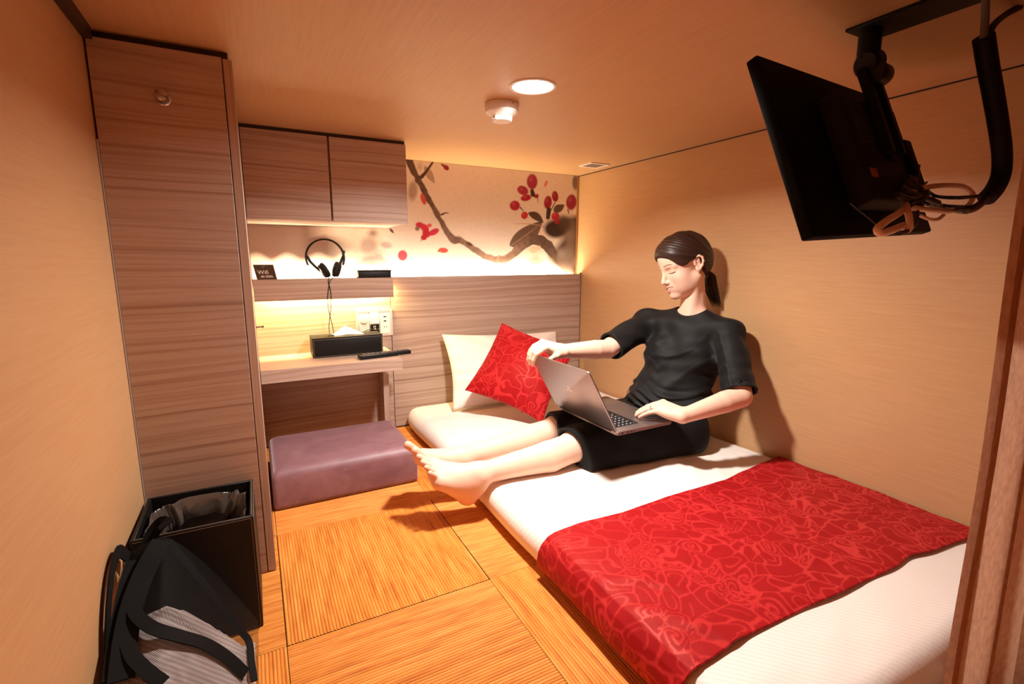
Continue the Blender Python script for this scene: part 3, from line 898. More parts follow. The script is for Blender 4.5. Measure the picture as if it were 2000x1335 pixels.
# its cable drops over the shelf front to the desk
a0 = Vector(hp_pt(640, 543)); b0 = Vector(hp_pt(647, 543))
for s, c0 in ((0.0, a0), (1.0, b0)):
    c0.z = 0.738
    pts = [tuple(c0), (c0.x + 0.002, -0.092, 0.7365), (c0.x + 0.002, -0.1075, 0.735)]
    for f in np.linspace(0.04, 1, 14):
        z = 0.733 - f * (0.733 - 0.4105)
        x = -1.373 + (0.011 * math.sin(f * 6.5 + 2.6 * s) * (1 - f * 0.3)) + 0.006 * s * (1 - f) + 0.010 * f ** 2
        y = -0.1085 + 0.057 * f ** 3
        pts.append((x, y, z))
    tube('cable', spline(pts, 4), 0.0016, M_hp, hp, 6)

bb = thing('black_box', 'small black leather box on the shelf right of the headphones', 'box', (-1.17, -0.0745, 0.7332))
lm = N('black_leather')
lm.bump(lm.noise(lm.coords((1, 1, 1)), 260, 3, 0.6), 0.25, 0.0008)
M_leather = lm.set(Base_Color=lin(15, 13, 13), Roughness=0.5, Specular_IOR_Level=0.35)
M_stitch = plain('pale_stitching', lin(150, 130, 110), 0.7)
box('body', (-0.072, -0.026, 0.0), (0.073, 0.024, 0.027), M_leather, bb, 0.0015)
box('lid', (-0.074, -0.028, 0.0272), (0.075, 0.026, 0.0335), M_leather, bb, 0.0015)

# ------------------------------------------------------------------ things on the desk
tb = thing('tissue_box', 'long black leather tissue box on the desk with a white tissue showing', 'tissue box', (-1.314, -0.138, 0.4074))
L2, D2, HB = 0.144, 0.057, 0.083
bm = bmesh.new(); bm_box(bm, (-L2, -D2, 0), (L2, D2, HB - 0.004), 0.0022)
link('body', finish(bm, 'body', 40), M_leather, tb)
bm = bmesh.new()
for lo, hi in (((-L2 - 0.0008, -D2 - 0.0008, HB - 0.0038), (L2 + 0.0008, -0.012, HB)), ((-L2 - 0.0008, 0.012, HB - 0.0038), (L2 + 0.0008, D2 + 0.0008, HB)),
               ((-L2 - 0.0008, -0.012, HB - 0.0038), (-0.075, 0.012, HB)), ((0.075, -0.012, HB - 0.0038), (L2 + 0.0008, 0.012, HB))):
    bm_box(bm, lo, hi, 0.0008, 1)
link('top_panel', finish(bm, 'top_panel', 40), M_leather, tb)
bm = bmesh.new()
for lo, hi in (((-L2 + 0.004, -D2 - 0.0006, 0.004), (L2 - 0.004, -D2 + 0.0002, 0.0049)), ((-L2 + 0.004, -D2 - 0.0006, HB - 0.0075), (L2 - 0.004, -D2 + 0.0002, HB - 0.0066)),
               ((-L2 + 0.004, -D2 - 0.0006, 0.004), (-L2 + 0.0049, -D2 + 0.0002, HB - 0.0066)), ((L2 - 0.0049, -D2 - 0.0006, 0.004), (L2 - 0.004, -D2 + 0.0002, HB - 0.0066))):
    bm_box(bm, lo, hi)
link('stitching', finish(bm, 'stitching'), M_stitch, tb)
# folded tissue: two pleated wings meeting in a peak
T_ = []
for i in range(25):
    a = i / 24.0
    row = []
    for j in range(9):
        b = j / 8.0
        x = -0.060 + 0.128 * a + 0.010
        peak = max(0.0, 1 - abs(a - 0.42) / (0.46 if a < 0.42 else 0.60))
        z = HB - 0.003 + (0.041 * peak ** 0.9) * (1 - 0.10 * abs(b - 0.5)) * (b * 0.9 + 0.1)
        y = 0.004 - 0.010 * (1 - b) + 0.016 * b + 0.004 * math.sin(a * 17 + b * 3) * b
        row.append((x + 0.004 * math.sin(b * 5), y, z))
    T_.append(row)
ti = link('tissue', grid_mesh('tissue', np.array(T_)), plain('tissue_paper', lin(244, 240, 234), 0.9), tb)
ti.modifiers.new('t', 'SOLIDIFY').thickness = 0.0012

rm = thing('remote_control', 'black television remote control lying on the desk front edge', 'remote control', (-1.183, -0.285, 0.4074), math.radians(8))
box('body', (-0.112, -0.020, 0.0008), (0.112, 0.020, 0.0185), M_black, rm, 0.005, 3)
M_btn = plain('remote_button', lin(96, 92, 90), 0.6)
for i in range(9):
    for j in range(3):
        box('button', (-0.094 + i * 0.019, -0.0125 + j * 0.010, 0.018), (-0.083 + i * 0.019, -0.0065 + j * 0.010, 0.0200), M_btn, rm, 0.0008, 1)
box('power_button', (0.088, -0.005, 0.018), (0.098, 0.005, 0.0202), M_btn, rm, 0.0015, 1)

# switch and socket plate
sw = thing('switch_plate', 'wall plate with dimmer knob, switch and sockets beside the desk', 'socket', (-1.171, PY, 0.524))
M_frame = plain('lilac_grey_frame', lin(192, 180, 182), 0.4)
bm = bmesh.new()
for lo, hi in (((-0.083, -0.009, -0.063), (0.083, -0.0004, -0.051)), ((-0.083, -0.009, 0.051), (0.083, -0.0004, 0.063)), ((-0.083, -0.009, -0.051), (-0.071, -0.0004, 0.051)), ((0.071, -0.009, -0.051), (0.083, -0.0004, 0.051))):
    bm_box(bm, lo, hi)
link('frame', finish(bm, 'frame'), M_frame, sw)
for k, (a, b) in enumerate(((-0.0705, -0.0245), (-0.0225, 0.0225), (0.0245, 0.0705))):
    box('module', (a, -0.0075, -0.0505), (b, -0.0006, 0.0505), M_white, sw, 0.0008, 1)
kn = lathe('dimmer_knob', [(0, 0), (0.0185, 0), (0.0185, 0.006), (0.0165, 0.011), (0, 0.012)], M_white, sw, 28, Matrix.Translation((-0.0475, -0.0075, 0.017)) @ rx)
box('rocker', (-0.0205, -0.0098, -0.003), (0.0205, -0.0076, 0.0485), M_white, sw, 0.0008, 1)
box('pilot_mark', (-0.016, -0.0102, 0.020), (-0.008, -0.0098, 0.0225), plain('grey_mark', lin(150, 145, 140), 0.5), sw)
box('black_socket', (-0.0205, -0.0098, -0.0485), (0.0205, -0.0076, -0.006), M_black, sw, 0.0008, 1)
bm = bmesh.new()
bm_box(bm, (-0.006, -0.0103, -0.022), (-0.0035, -0.0097, -0.014)); bm_box(bm, (0.0005, -0.0103, -0.022), (0.003, -0.0097, -0.014)); bm_box(bm, (-0.004, -0.0103, -0.030), (0.004, -0.0097, -0.026), mtx=None)
link('socket_mark', finish(bm, 'socket_mark'), M_white, sw)
for z in (0.024, 0.004):
    box('usb_port', (0.0415, -0.0080, z), (0.0545, -0.0074, z + 0.0052), M_gap, sw)
for x in (0.0435, 0.0540):
    box('socket_slot', (x - 0.001, -0.0080, -0.026), (x + 0.001, -0.0074, -0.017), M_gap, sw)
# short lead over the back of the desk
ld = tube('charging_lead', spline([(-1.255, -0.062, 0.4096), (-1.24, -0.066, 0.470), (-1.215, -0.066, 0.492), (-1.19, -0.062, 0.496), (-1.160, -0.060, 0.492), (-1.153, -0.0555, 0.500)], 6), 0.0018, M_hp)
tag(ld, 'thin dark lead arching behind the tissue box to the wall sockets', 'cable')

# ------------------------------------------------------------------ television on its ceiling arm
tvd = Vector((0.98918635, 0.13850579, 0.04823399)); tve = Vector((0.09308205, -0.33872576, -0.93626951)); tvc = Vector((0.11334065, -0.93063474, 0.3479553))
TVM = Matrix.Translation((-0.85, -1.726, 1.17)) @ Matrix((tvd, tve, tvc)).transposed().to_4x4()
M_tv = plain('tv_back_black', lin(9, 7, 7), 0.7, Specular_IOR_Level=0.1)
M_tv2 = plain('tv_rear_cover', lin(20, 14, 12), 0.65, Specular_IOR_Level=0.25)
tv = thing('television', 'flat black television seen from behind, hung from the ceiling', 'television', (0, 0, 0))
tv.matrix_world = TVM
TW, TH = 0.607, 0.3365
box('casing', (0.0, 0.0, -0.022), (TW, TH, 0.0), M_tv, tv, 0.004, 2)
box('screen', (0.012, 0.012, -0.0235), (TW - 0.012, TH - 0.020, -0.0222), plain('tv_screen', lin(8, 8, 9), 0.08), tv)
bm = bmesh.new()
vv = bm_box(bm, (0.175, 0.060, 0.0002), (0.470, 0.292, 0.042), 0.010, 2)
for v in vv:
    k = max(0.0, min(1.0, v.co.z / 0.042))
    v.co.x = 0.32 + (v.co.x - 0.32) * (1 - 0.10 * k); v.co.y = 0.18 + (v.co.y - 0.18) * (1 - 0.08 * k)
link('rear_cover', finish(bm, 'rear_cover', 40), M_tv2, tv)
box('port_block', (0.410, 0.150, 0.0415), (0.452, 0.285, 0.052), M_tv, tv, 0.003)
box('rating_label', (0.200, 0.222, 0.0415), (0.232, 0.240, 0.0428), plain('orange_label', lin(150, 84, 40), 0.6), tv)
for k in range(9):
    box('vent_slot', (0.200, 0.092 + k * 0.009, 0.0412), (0.265, 0.0955 + k * 0.009, 0.0424), M_gap, tv)
for k in range(10):
    box('vent_slot', (0.215 + k * 0.011, TH - 0.0008, -0.012), (0.222 + k * 0.011, TH + 0.0006, -0.008), M_gap, tv)
mt = thing('tv_ceiling_mount', 'black ceiling arm holding the television', 'bracket', (0, 0, 0))
box('ceiling_plate', (-0.565, -1.915, H - 0.006), (-0.474, -1.706, H - 0.0004), M_blackm, mt, 0.001, 1)
tube('post', [(-0.528, -1.735, H - 0.005), (-0.528, -1.735, 1.215)], 0.020, M_blackm, mt, 14)
lathe('swivel', [(0, -0.018), (0.020, -0.018), (0.026, -0.010), (0.026, 0.010), (0.020, 0.018), (0, 0.018)], M_black, mt, 20, Matrix.Translation((-0.527, -1.739, 1.205)) @ Matrix.Rotation(math.radians(80), 4, 'Y'))
vtop = TVM @ Vector((0.330, 0.022, 0.066))
tube('arm', [(-0.527, -1.741, 1.205), tuple(vtop)], 0.017, M_blackm, mt, 12)
lathe('tilt_joint', [(0, -0.024), (0.019, -0.024), (0.021, -0.02), (0.021, 0.02), (0.019, 0.024), (0, 0.024)], M_black, mt, 20, TVM @ Matrix.Translation((0.330, 0.026, 0.066)) @ Matrix.Rotation(math.radians(90), 4, 'Y'))
bm = bmesh.new()
for lo, hi in (((0.292, 0.010, 0.0425), (0.310, 0.190, 0.060)), ((0.350, 0.010, 0.0425), (0.368, 0.190, 0.060)), ((0.310, 0.030, 0.0425), (0.350, 0.200, 0.050)), ((0.280, 0.075, 0.0425), (0.380, 0.090, 0.049)), ((0.280, 0.165, 0.0425), (0.380, 0.180, 0.049))):
    bm_box(bm, lo, hi, 0.0015, 1, TVM)
link('mounting_plate', finish(bm, 'mounting_plate', 40), M_blackm, mt)

def tvp(u, v, off=0.05):
    """point on a plane parallel to the television's back"""
    n = np.array(tvc); o = np.array((-0.85, -1.726, 1.17)) + n * off
    d = FW + RT * (u - 1000) / FPX - UP * (v - 667.5) / FPX
    return tuple(CAM + d * (((o - CAM) @ n) / (d @ n)))
M_beige = plain('beige_cable', lin(228, 196, 172), 0.5)
M_cab = plain('black_cable', lin(18, 16, 16), 0.5)
M_grey = plain('grey_cable', lin(110, 104, 104), 0.5)
cond = thing('cable_sleeve', 'thick black cable sleeve curving down from the ceiling to the television', 'cable', (0, 0, 0))
def kp(u, v, y=-1.90): 
    q = at(u, v, 1, y); return (q[0], q[1], q[2])
sl = spline([kp(1921, 72), kp(1930, 130), kp(1941, 190), kp(1951, 250), kp(1957, 300), kp(1955, 340), kp(1943, 368), kp(1928, 386)], 6)
tube('sleeve', sl, 0.0155, M_blackm, cond, 14)
top = H
tube('upper_lead', spline([kp(1921, 76), kp(1924, 40), (-0.502, -1.90, H + 0.0)], 6), 0.0062, M_grey, cond, 8)
tube('upper_lead', spline([kp(1928, 80), kp(1940, 50), kp(1965, 28), (-0.376, -1.905, H + 0.0)], 6), 0.0058, M_cab, cond, 8)
tube('tail_lead', spline([kp(1934, 380), kp(1900, 384), kp(1862, 386), tvp(1826, 382), tvp(1806, 368)], 6), 0.0034, M_cab, cond, 8)
tube('tail_lead', spline([kp(1928, 386), kp(1916, 400), kp(1900, 410), kp(1882, 413), tvp(1860, 410), tvp(1812, 398)], 6), 0.0048, M_grey, cond, 8)
tube('tail_lead', spline([kp(1924, 384), kp(1910, 398), kp(1893, 404), tvp(1850, 402), tvp(1800, 396)], 6), 0.0040, M_cab, cond, 8)
loop = thing('beige_cable_coil', 'coiled beige cable tied behind the lower edge of the television', 'cable', (0, 0, 0))
tube('coil', spline([tvp(1775, 374), tvp(1800, 367, .06), tvp(1840, 362, .07), tvp(1880, 364, .08), tvp(1900, 380, .085), tvp(1890, 402, .08), tvp(1858, 412, .075), tvp(1820, 410, .07), tvp(1785, 406, .06), tvp(1768, 404, .055)], 6), 0.0052, M_beige, loop, 10)
tube('coil', spline([tvp(1775, 400, .05), tvp(1752, 418, .06), tvp(1730, 432, .066), tvp(1714, 446, .066), tvp(1719, 455, .064), tvp(1740, 450, .060), tvp(1764, 440, .06)], 6), 0.0062, M_beige, loop, 10)
tube('coil', spline([tvp(1768, 398, .055), tvp(1774, 416, .066), tvp(1777, 436, .066), tvp(1775, 447, .062), tvp(1764, 452, .055)], 6), 0.0060, M_beige, loop, 10)
tube('coil', spline([tvp(1796, 420, .045), tvp(1816, 428, .055), tvp(1832, 428, .06), tvp(1843, 420, .06)], 6), 0.0036, M_beige, loop, 8)
blk = thing('black_cable_bundle', 'tangle of black plugs and leads with cable ties behind the television', 'cable', (0, 0, 0))
for pts, r in (([(1770, 345), (1785, 360), (1797, 372), (1800, 390), (1792, 402)], 0.007), ([(1764, 372), (1788, 380), (1812, 388), (1832, 396)], 0.0062), ([(1793, 350), (1795, 330), (1796, 322)], 0.0018),
               ([(1793, 350), (1802, 360), (1810, 356)], 0.0022), ([(1790, 398), (1790, 420), (1785, 440), (1770, 452), (1758, 455)], 0.0042), ([(1712, 438), (1722, 448)], 0.0015),
               ([(1660, 396), (1690, 420), (1722, 446)], 0.0014), ([(1776, 402), (1788, 396), (1800, 404)], 0.005), ([(1752, 380), (1775, 388), (1800, 384)], 0.006), ([(1846, 402), (1858, 404), (1868, 404)], 0.0035)):
    tube('lead', spline([tvp(a, b, 0.060) for a, b in pts], 6), r, M_cab, blk, 8)
for u, v in ((1768, 360), (1782, 352), (1806, 376), (1820, 394)):
    q = Vector(tvp(u, v, 0.055))
    box('plug', (-0.011, -0.006, -0.007), (0.011, 0.006, 0.007), M_black, blk, 0.002, 2, Matrix.Translation(q) @ Matrix.Rotation(0.4, 4, 'Y'))

# ------------------------------------------------------------------ curtain across the entrance
def curtain_mesh():
    s = np.linspace(0, 1, 220); zz = np.linspace(0.012, H - 0.022, 60)
    Sg, Zg = np.meshgrid(s, zz, indexing='ij')
    f = Zg / H
    X = -0.696 - 0.052 * f + (0.680 + 0.052 * f) * Sg
    amp = 0.030 * (0.55 + 0.45 * (1 - f)) * np.clip(Sg / 0.06, 0, 1)
    Y = -2.066 + amp * (np.sin(Sg * 2 * np.pi * 7.0 + 0.5) + 0.35 * np.sin(Sg * 2 * np.pi * 12 + 1.3 + 0.8 * f))
    X = X + 0.010 * np.sin(Sg * 2 * np.pi * 14) * (Sg > 0.05)
    # turned hem down the free edge
    P = np.stack([X, Y, Zg], -1)
    return grid_mesh('curtain', P)
nc = N('brown_velvet')
cn = nc.noise(nc.coords((90, 90, 30)), 2.0, 3, 0.6)
cc = nc.ramp(cn, [(0.3, lin(188, 146, 118)), (0.7, lin(212, 172, 144))])
nc.bump(nc.noise(nc.coords((300, 300, 300)), 2.0, 2), 0.3, 0.001)
trl = nc.n('ShaderNodeBsdfTranslucent'); nc.l(cc, trl.inputs[0])
mxs = nc.n('ShaderNodeMixShader'); mxs.inputs[0].default_value = 0.55
nc.l(nc.b.outputs[0], mxs.inputs[1]); nc.l(trl.outputs[0], mxs.inputs[2])
nc.l(mxs.outputs[0], nc.t.nodes['Material Output'].inputs['Surface'])
M_curt = nc.set(Base_Color=cc, Roughness=0.8, Sheen_Weight=0.6, Sheen_Roughness=0.4, Sheen_Tint=lin(230, 170, 140))
cur = thing('entrance_curtain', 'brown velvet curtain at the right edge by the bed foot', 'curtain', (0, 0, 0))
cl_ = link('cloth', curtain_mesh(), M_curt, cur)
bm = bmesh.new()
zz = np.linspace(0.012, H - 0.024, 40)
bm_ribbon(bm, [(-0.686 - 0.052 * z / H, -2.064 + 0.002 * math.sin(z * 9), z) for z in zz], (0, -1, 0), 0.024, 0.010)
link('side_hem', finish(bm, 'side_hem', 50), M_curt, cur)
box('rail', (-1.30, -2.080, H - 0.020), (-0.01, -2.056, H - 0.0005), M_darktrim, cur)
# ================================================================== waste bin with its liner
bn = thing('waste_bin', 'black leather waste bin with a plastic liner beside the left wall', 'bin', (-1.803, -1.113, 0.0))
bx, by, bz, bt = 0.108, 0.101, 0.268, 0.007
bm = bmesh.new()
for lo, hi in (((-bx, -by, 0), (bx, -by + bt, bz)), ((-bx, by - bt, 0), (bx, by, bz)), ((-bx, -by + bt, 0), (-bx + bt, by - bt, bz)), ((bx - bt, -by + bt, 0), (bx, by - bt, bz)), ((-bx + bt, -by + bt, 0), (bx - bt, by - bt, 0.006))):
    bm_box(bm, lo, hi, 0.0008, 1)
link('shell', finish(bm, 'shell', 40), M_leather, bn)
bm = bmesh.new()
e_ = 0.004
for lo, hi in (((-bx + e_, -by - 0.0006, bz - e_ - 0.0008), (bx - e_, -by + 0.0003, bz - e_)), ((-bx + e_, -by - 0.0006, e_), (bx - e_, -by + 0.0003, e_ + 0.0008)), ((bx - e_ - 0.0008, -by - 0.0006, e_), (bx - e_, -by + 0.0003, bz - e_)),
               ((bx - 0.0003, -by + e_, bz - e_ - 0.0008), (bx + 0.0006, by - e_, bz - e_)), ((bx - 0.0003, -by + e_, e_), (bx + 0.0006, -by + e_ + 0.0008, bz - e_)), ((-bx + bt, -by + 0.003, bz - 0.0004), (bx - bt, -by + 0.0038, bz + 0.0006)), ((bx - 0.004, -by + bt, bz - 0.0004), (bx - 0.0032, by - bt, bz + 0.0006))):
    bm_box(bm, lo, hi)
link('stitching', finish(bm, 'stitching'), M_stitch, bn)
def liner():
    n, m = 160, 46
    a = np.linspace(0, 2 * np.pi, n, endpoint=False)
    sq = lambda t, p: np.sign(t) * np.abs(t) ** p
    P = np.zeros((n, m, 3))
    for j in range(m):
        t = j / (m - 1)
        # from the loose inner frill, up to the fold, then down along the walls to the bottom
        k = 0.93 - 0.15 * math.exp(-((t) / 0.12) ** 2) + 0.02 * min(1, t * 3)
        z = bz - 0.060 + 0.048 * math.sin(min(t / 0.22, 1) * math.pi / 2) if t < 0.22 else bz - 0.012 - (t - 0.22) / 0.78 * (bz - 0.024)
        w = 0.007 * (vnoise(np.stack([np.cos(a) * 15 + 21, np.sin(a) * 15 + 22 + t * 7], -1), 1.9, 14) - 0.5) + 0.010 * (vnoise(np.stack([np.cos(a) * 3 + 5, np.sin(a) * 3 + 5 + t * 2.2], -1), 2.3, 3) - 0.5) + 0.006 * (vnoise(np.stack([np.cos(a) * 9 + 11, np.sin(a) * 9 + 12 + t * 3], -1), 1.7, 4) - 0.5)
        rx_ = (bx - bt - 0.003) * k; ry_ = (by - bt - 0.003) * k
        P[:, j, 0] = np.clip(sq(np.cos(a), 0.32) * rx_ - w * np.cos(a), -(bx - bt - 0.001), bx - bt - 0.001)
        P[:, j, 1] = np.clip(sq(np.sin(a), 0.32) * ry_ - w * np.sin(a), -(by - bt - 0.001), by - bt - 0.001)
        fr = 1 - min(1, t / 0.5)
        P[:, j, 2] = np.maximum(z + fr * (0.030 * (vnoise(np.stack([np.cos(a) * 2 + 7, np.sin(a) * 2 + 7], -1), 2.0, 9) - 0.55)), 0.008)
    return grid_mesh('liner', P, True)
nl = N('smoky_plastic')
M_liner = nl.set(Base_Color=lin(92, 82, 74), Roughness=0.2, Alpha=0.7, Specular_IOR_Level=1.0, Coat_Weight=0.9, Coat_Roughness=0.06)
link('liner', liner(), M_liner, bn)

# ================================================================== net bag with a grey towel
bag = thing('mesh_bag', 'black net backpack with grey cloth inside, before the waste bin', 'bag', (0, 0, 0))
def bag_h(x, y):
    """height of the slumped bag over the floor"""
    u = (x + 1.915) / 0.212              # 0 at the wall, 1 at the right side
    v = (-1.228 - y) / 0.40              # 0 against the bin, 1 towards the entrance
    ridge = 0.290 * np.clip(1 - 0.55 * v, 0, 1)
    uc = 0.30 + 0.10 * v
    side = np.where(u < uc, 1 - 0.10 * ((uc - u) / uc) ** 2, 1 - np.clip((u - uc) / (1 - uc), 0, 1) ** 1.35 * 0.86)
    end = np.clip(v / 0.05, 0, 1) ** 0.4 * np.clip((1.03 - v) / 0.2, 0, 1) ** 0.5
    return np.maximum(ridge * side * end, 0.004)
def bag_grid(name, x0, x1, y0, y1, nx, ny, f):
    X, Y = np.meshgrid(np.linspace(x0, x1, nx), np.linspace(y0, y1, ny), indexing='ij')
    return grid_mesh(name, np.stack([X, Y, f(X, Y)], -1), flip=True)
nn_ = N('black_net')
tc = nn_.n('ShaderNodeTexCoord'); sp_ = nn_.n('ShaderNodeSeparateXYZ'); nn_.l(tc.outputs['Object'], sp_.inputs[0])
pa = nn_.math('SINE', nn_.math('MULTIPLY', nn_.math('ADD', sp_.outputs[0], sp_.outputs[1]), 2 * math.pi / 0.0032))
pb = nn_.math('SINE', nn_.math('MULTIPLY', nn_.math('SUBTRACT', sp_.outputs[0], nn_.math('ADD', sp_.outputs[1], sp_.outputs[2])), 2 * math.pi / 0.0032))
al = nn_.ramp(nn_.math('MAXIMUM', pa, pb), [(0.68, (0, 0, 0)), (0.80, (1, 1, 1))])
M_net = nn_.set(Base_Color=lin(13, 12, 12), Roughness=0.7, Alpha=al, Specular_IOR_Level=0.2)
link('net', bag_grid('net', -1.914, -1.703, -1.228, -1.640, 60, 80, bag_h), M_net, bag)
M_strap = plain('black_webbing', lin(11, 10, 10), 0.8, Specular_IOR_Level=0.2)
def on_bag(pts, lift=0.004):
    return [(x, y, float(bag_h(np.array(x), np.array(y))) + lift) for x, y in pts]
def bag_px(u, v, lift=0.0):
    """point of the bag surface under a photo position (marching down the sight line)"""
    d = FW + RT * (u - 1000) / FPX - UP * (v - 667.5) / FPX
    t = 0.3
    while t < 2.0:
        q = CAM + d * t
        inb = -1.914 <= q[0] <= -1.703 and -1.64 <= q[1] <= -1.228
        if (inb and q[2] <= float(bag_h(q[0], q[1]))) or q[2] <= 0.004: break
        t += 0.002
    q = q.copy(); q[2] += lift
    return tuple(q)
def strap(name, pix, width, lift=0.006, n=5):
    pts = spline([bag_px(u, v, lift) for u, v in pix], n)
    bm = bmesh.new()
    bm_ribbon(bm, pts, (0.15, -0.45, 0.88), width, 0.003)
    return link(name, finish(bm, name, 50), M_strap, bag)
strap('opening_band', [(262, 1195), (272, 1212), (300, 1232), (345, 1246), (400, 1262), (445, 1290), (480, 1322)], 0.020)
strap('binding', [(330, 1062), (372, 1112), (420, 1172), (462, 1228), (486, 1256), (492, 1300), (497, 1335)], 0.012)
strap('side_strap', [(318, 1060), (300, 1090), (280, 1130), (262, 1180), (250, 1230), (242, 1290), (238, 1335)], 0.034)
strap('side_strap', [(262, 1100), (248, 1150), (236, 1210), (226, 1270), (220, 1335)], 0.024)
strap('lower_band', [(250, 1262), (262, 1290), (290, 1318), (320, 1340)], 0.020)
# carrying strap standing up along the wall
bm = bmesh.new()
bm_ribbon(bm, spline([(-1.905, -1.255, 0.255), (-1.909, -1.30, 0.295), (-1.910, -1.36, 0.275), (-1.911, -1.41, 0.215), (-1.911, -1.44, 0.13), (-1.908, -1.45, 0.03)], 6), (1, 0, 0), 0.024, 0.003)
bm_ribbon(bm, spline([(-1.880, -1.236, 0.262), (-1.868, -1.226, 0.285), (-1.853, -1.2235, 0.300), (-1.845, -1.235, 0.296)], 6), (0.2, -0.9, 0.3), 0.024, 0.003)
link('shoulder_strap', finish(bm, 'shoulder_strap', 50), M_strap, bag)
# the towel seen through the net
tw_n = N('grey_ribbed_cloth')
v_ = tw_n.coords((1, 1, 1))
wv_ = tw_n.n('ShaderNodeTexWave'); wv_.inputs['Scale'].default_value = 55; wv_.inputs['Distortion'].default_value = 0.6; wv_.bands_direction = 'DIAGONAL'
tw_n.l(v_, wv_.inputs[0])
ct_ = tw_n.mix(wv_.outputs[1], lin(190, 176, 174), lin(226, 214, 210))
tw_n.bump(wv_.outputs[1], 0.3, 0.001)
M_towel = tw_n.set(Base_Color=ct_, Roughness=0.9)
def towel_h(x, y):
    u = (x + 1.915) / 0.212; v = (-1.228 - y) / 0.40
    xy = np.stack([x, y], -1)
    h = bag_h(x, y) - 0.008 + 0.010 * (vnoise(xy, 18, 5) - 0.8)
    lump = np.clip((v - 0.20 - 0.10 * vnoise(xy, 14, 6)) / 0.08, 0, 1) * np.clip((0.97 - u) / 0.06, 0, 1) * np.clip((u - 0.05) / 0.05, 0, 1)
    crease = 0.012 * np.exp(-((v - 0.42 - 0.12 * (u - 0.5)) / 0.022) ** 2)
    return np.maximum(h * lump - crease, 0.0025)
tw = link('grey_towel', bag_grid('grey_towel', -1.905, -1.712, -1.262, -1.625, 90, 110, towel_h), M_towel)
tag(tw, 'grey ribbed towel stuffed in the black net backpack', 'towel')
# ================================================================== seated woman
# one smooth surface grown from blended limb shapes, then skinned with a surface net
V3 = lambda *a: np.array(a, float)
nrm = lambda a: np.asarray(a, float) / np.linalg.norm(a)

class Blob:
    def __init__(s): s.ops = []
    def cap(s, a, b, ra, rb, k=0.01, op='u'):
        a, b = np.array(a, float), np.array(b, float); r = max(ra, rb)
        s.ops.append((op, 'c', (a, b - a, max(1e-12, (b - a) @ (b - a)), ra, rb), k, np.minimum(a, b) - r, np.maximum(a, b) + r)); return s
    def ell(s, c, r, M=None, k=0.01, op='u'):
        """M: rows are the ellipsoid's own axes"""
        c = np.array(c, float); r = np.array(r, float); M = np.eye(3) if M is None else np.array(M, float)
        e = np.sqrt(((M * r[:, None]) ** 2).sum(0))
        s.ops.append((op, 'e', (c, r, M), k, c - e, c + e)); return s
    def half(s, fn, lo, hi, k=0.004):
        """keep only where fn(points) < 0, inside the box lo-hi"""
        s.ops.append(('i', 'f', fn, k, np.array(lo, float), np.array(hi, float))); return s
    def disp(s, fn):
        s.ops.append(('d', 'f', fn, 0, None, None)); return s
    def chain(s, pts, rad, k=0.006, k0=None):
        for i in range(len(pts) - 1):
            s.cap(pts[i], pts[i + 1], rad[i], rad[i + 1], k if (i or k0 is None) else k0)
        return s

BIG = 0.06
def field(ops, P):
    F = np.full(len(P), BIG)
    for op, kind, dat, k, lo, hi in ops:
        if op == 'd':
            F = F + dat(P); continue
        if lo is not None:
            m = np.all((P > lo - 0.03 - k) & (P < hi + 0.03 + k), axis=1)
            if not m.any(): continue
            Q = P[m]
        if kind == 'c':
            a, ab, L, ra, rb = dat
            t = np.clip(((Q - a) @ ab) / L, 0, 1)
            d = np.sqrt((((Q - a) - t[:, None] * ab) ** 2).sum(1)) - (ra + (rb - ra) * t)
        elif kind == 'e':
            c, r, M = dat
            q = (Q - c) @ M.T
            k0 = np.sqrt(((q / r) ** 2).sum(1)); k1 = np.sqrt(((q / (r * r)) ** 2).sum(1)) + 1e-9
            d = k0 * (k0 - 1) / k1
        else:
            d = dat(Q)
        f = F[m]
        if op == 'u':
            h = np.maximum(k - np.abs(f - d), 0); F[m] = np.minimum(f, d) - h * h / (4 * k)
        elif op == 's':
            h = np.maximum(k - np.abs(f + d), 0); F[m] = np.maximum(f, -d) + h * h / (4 * k)
        elif op == 'i':
            h = np.maximum(k - np.abs(f - d), 0); F[m] = np.maximum(f, d) + h * h / (4 * k)
    return F

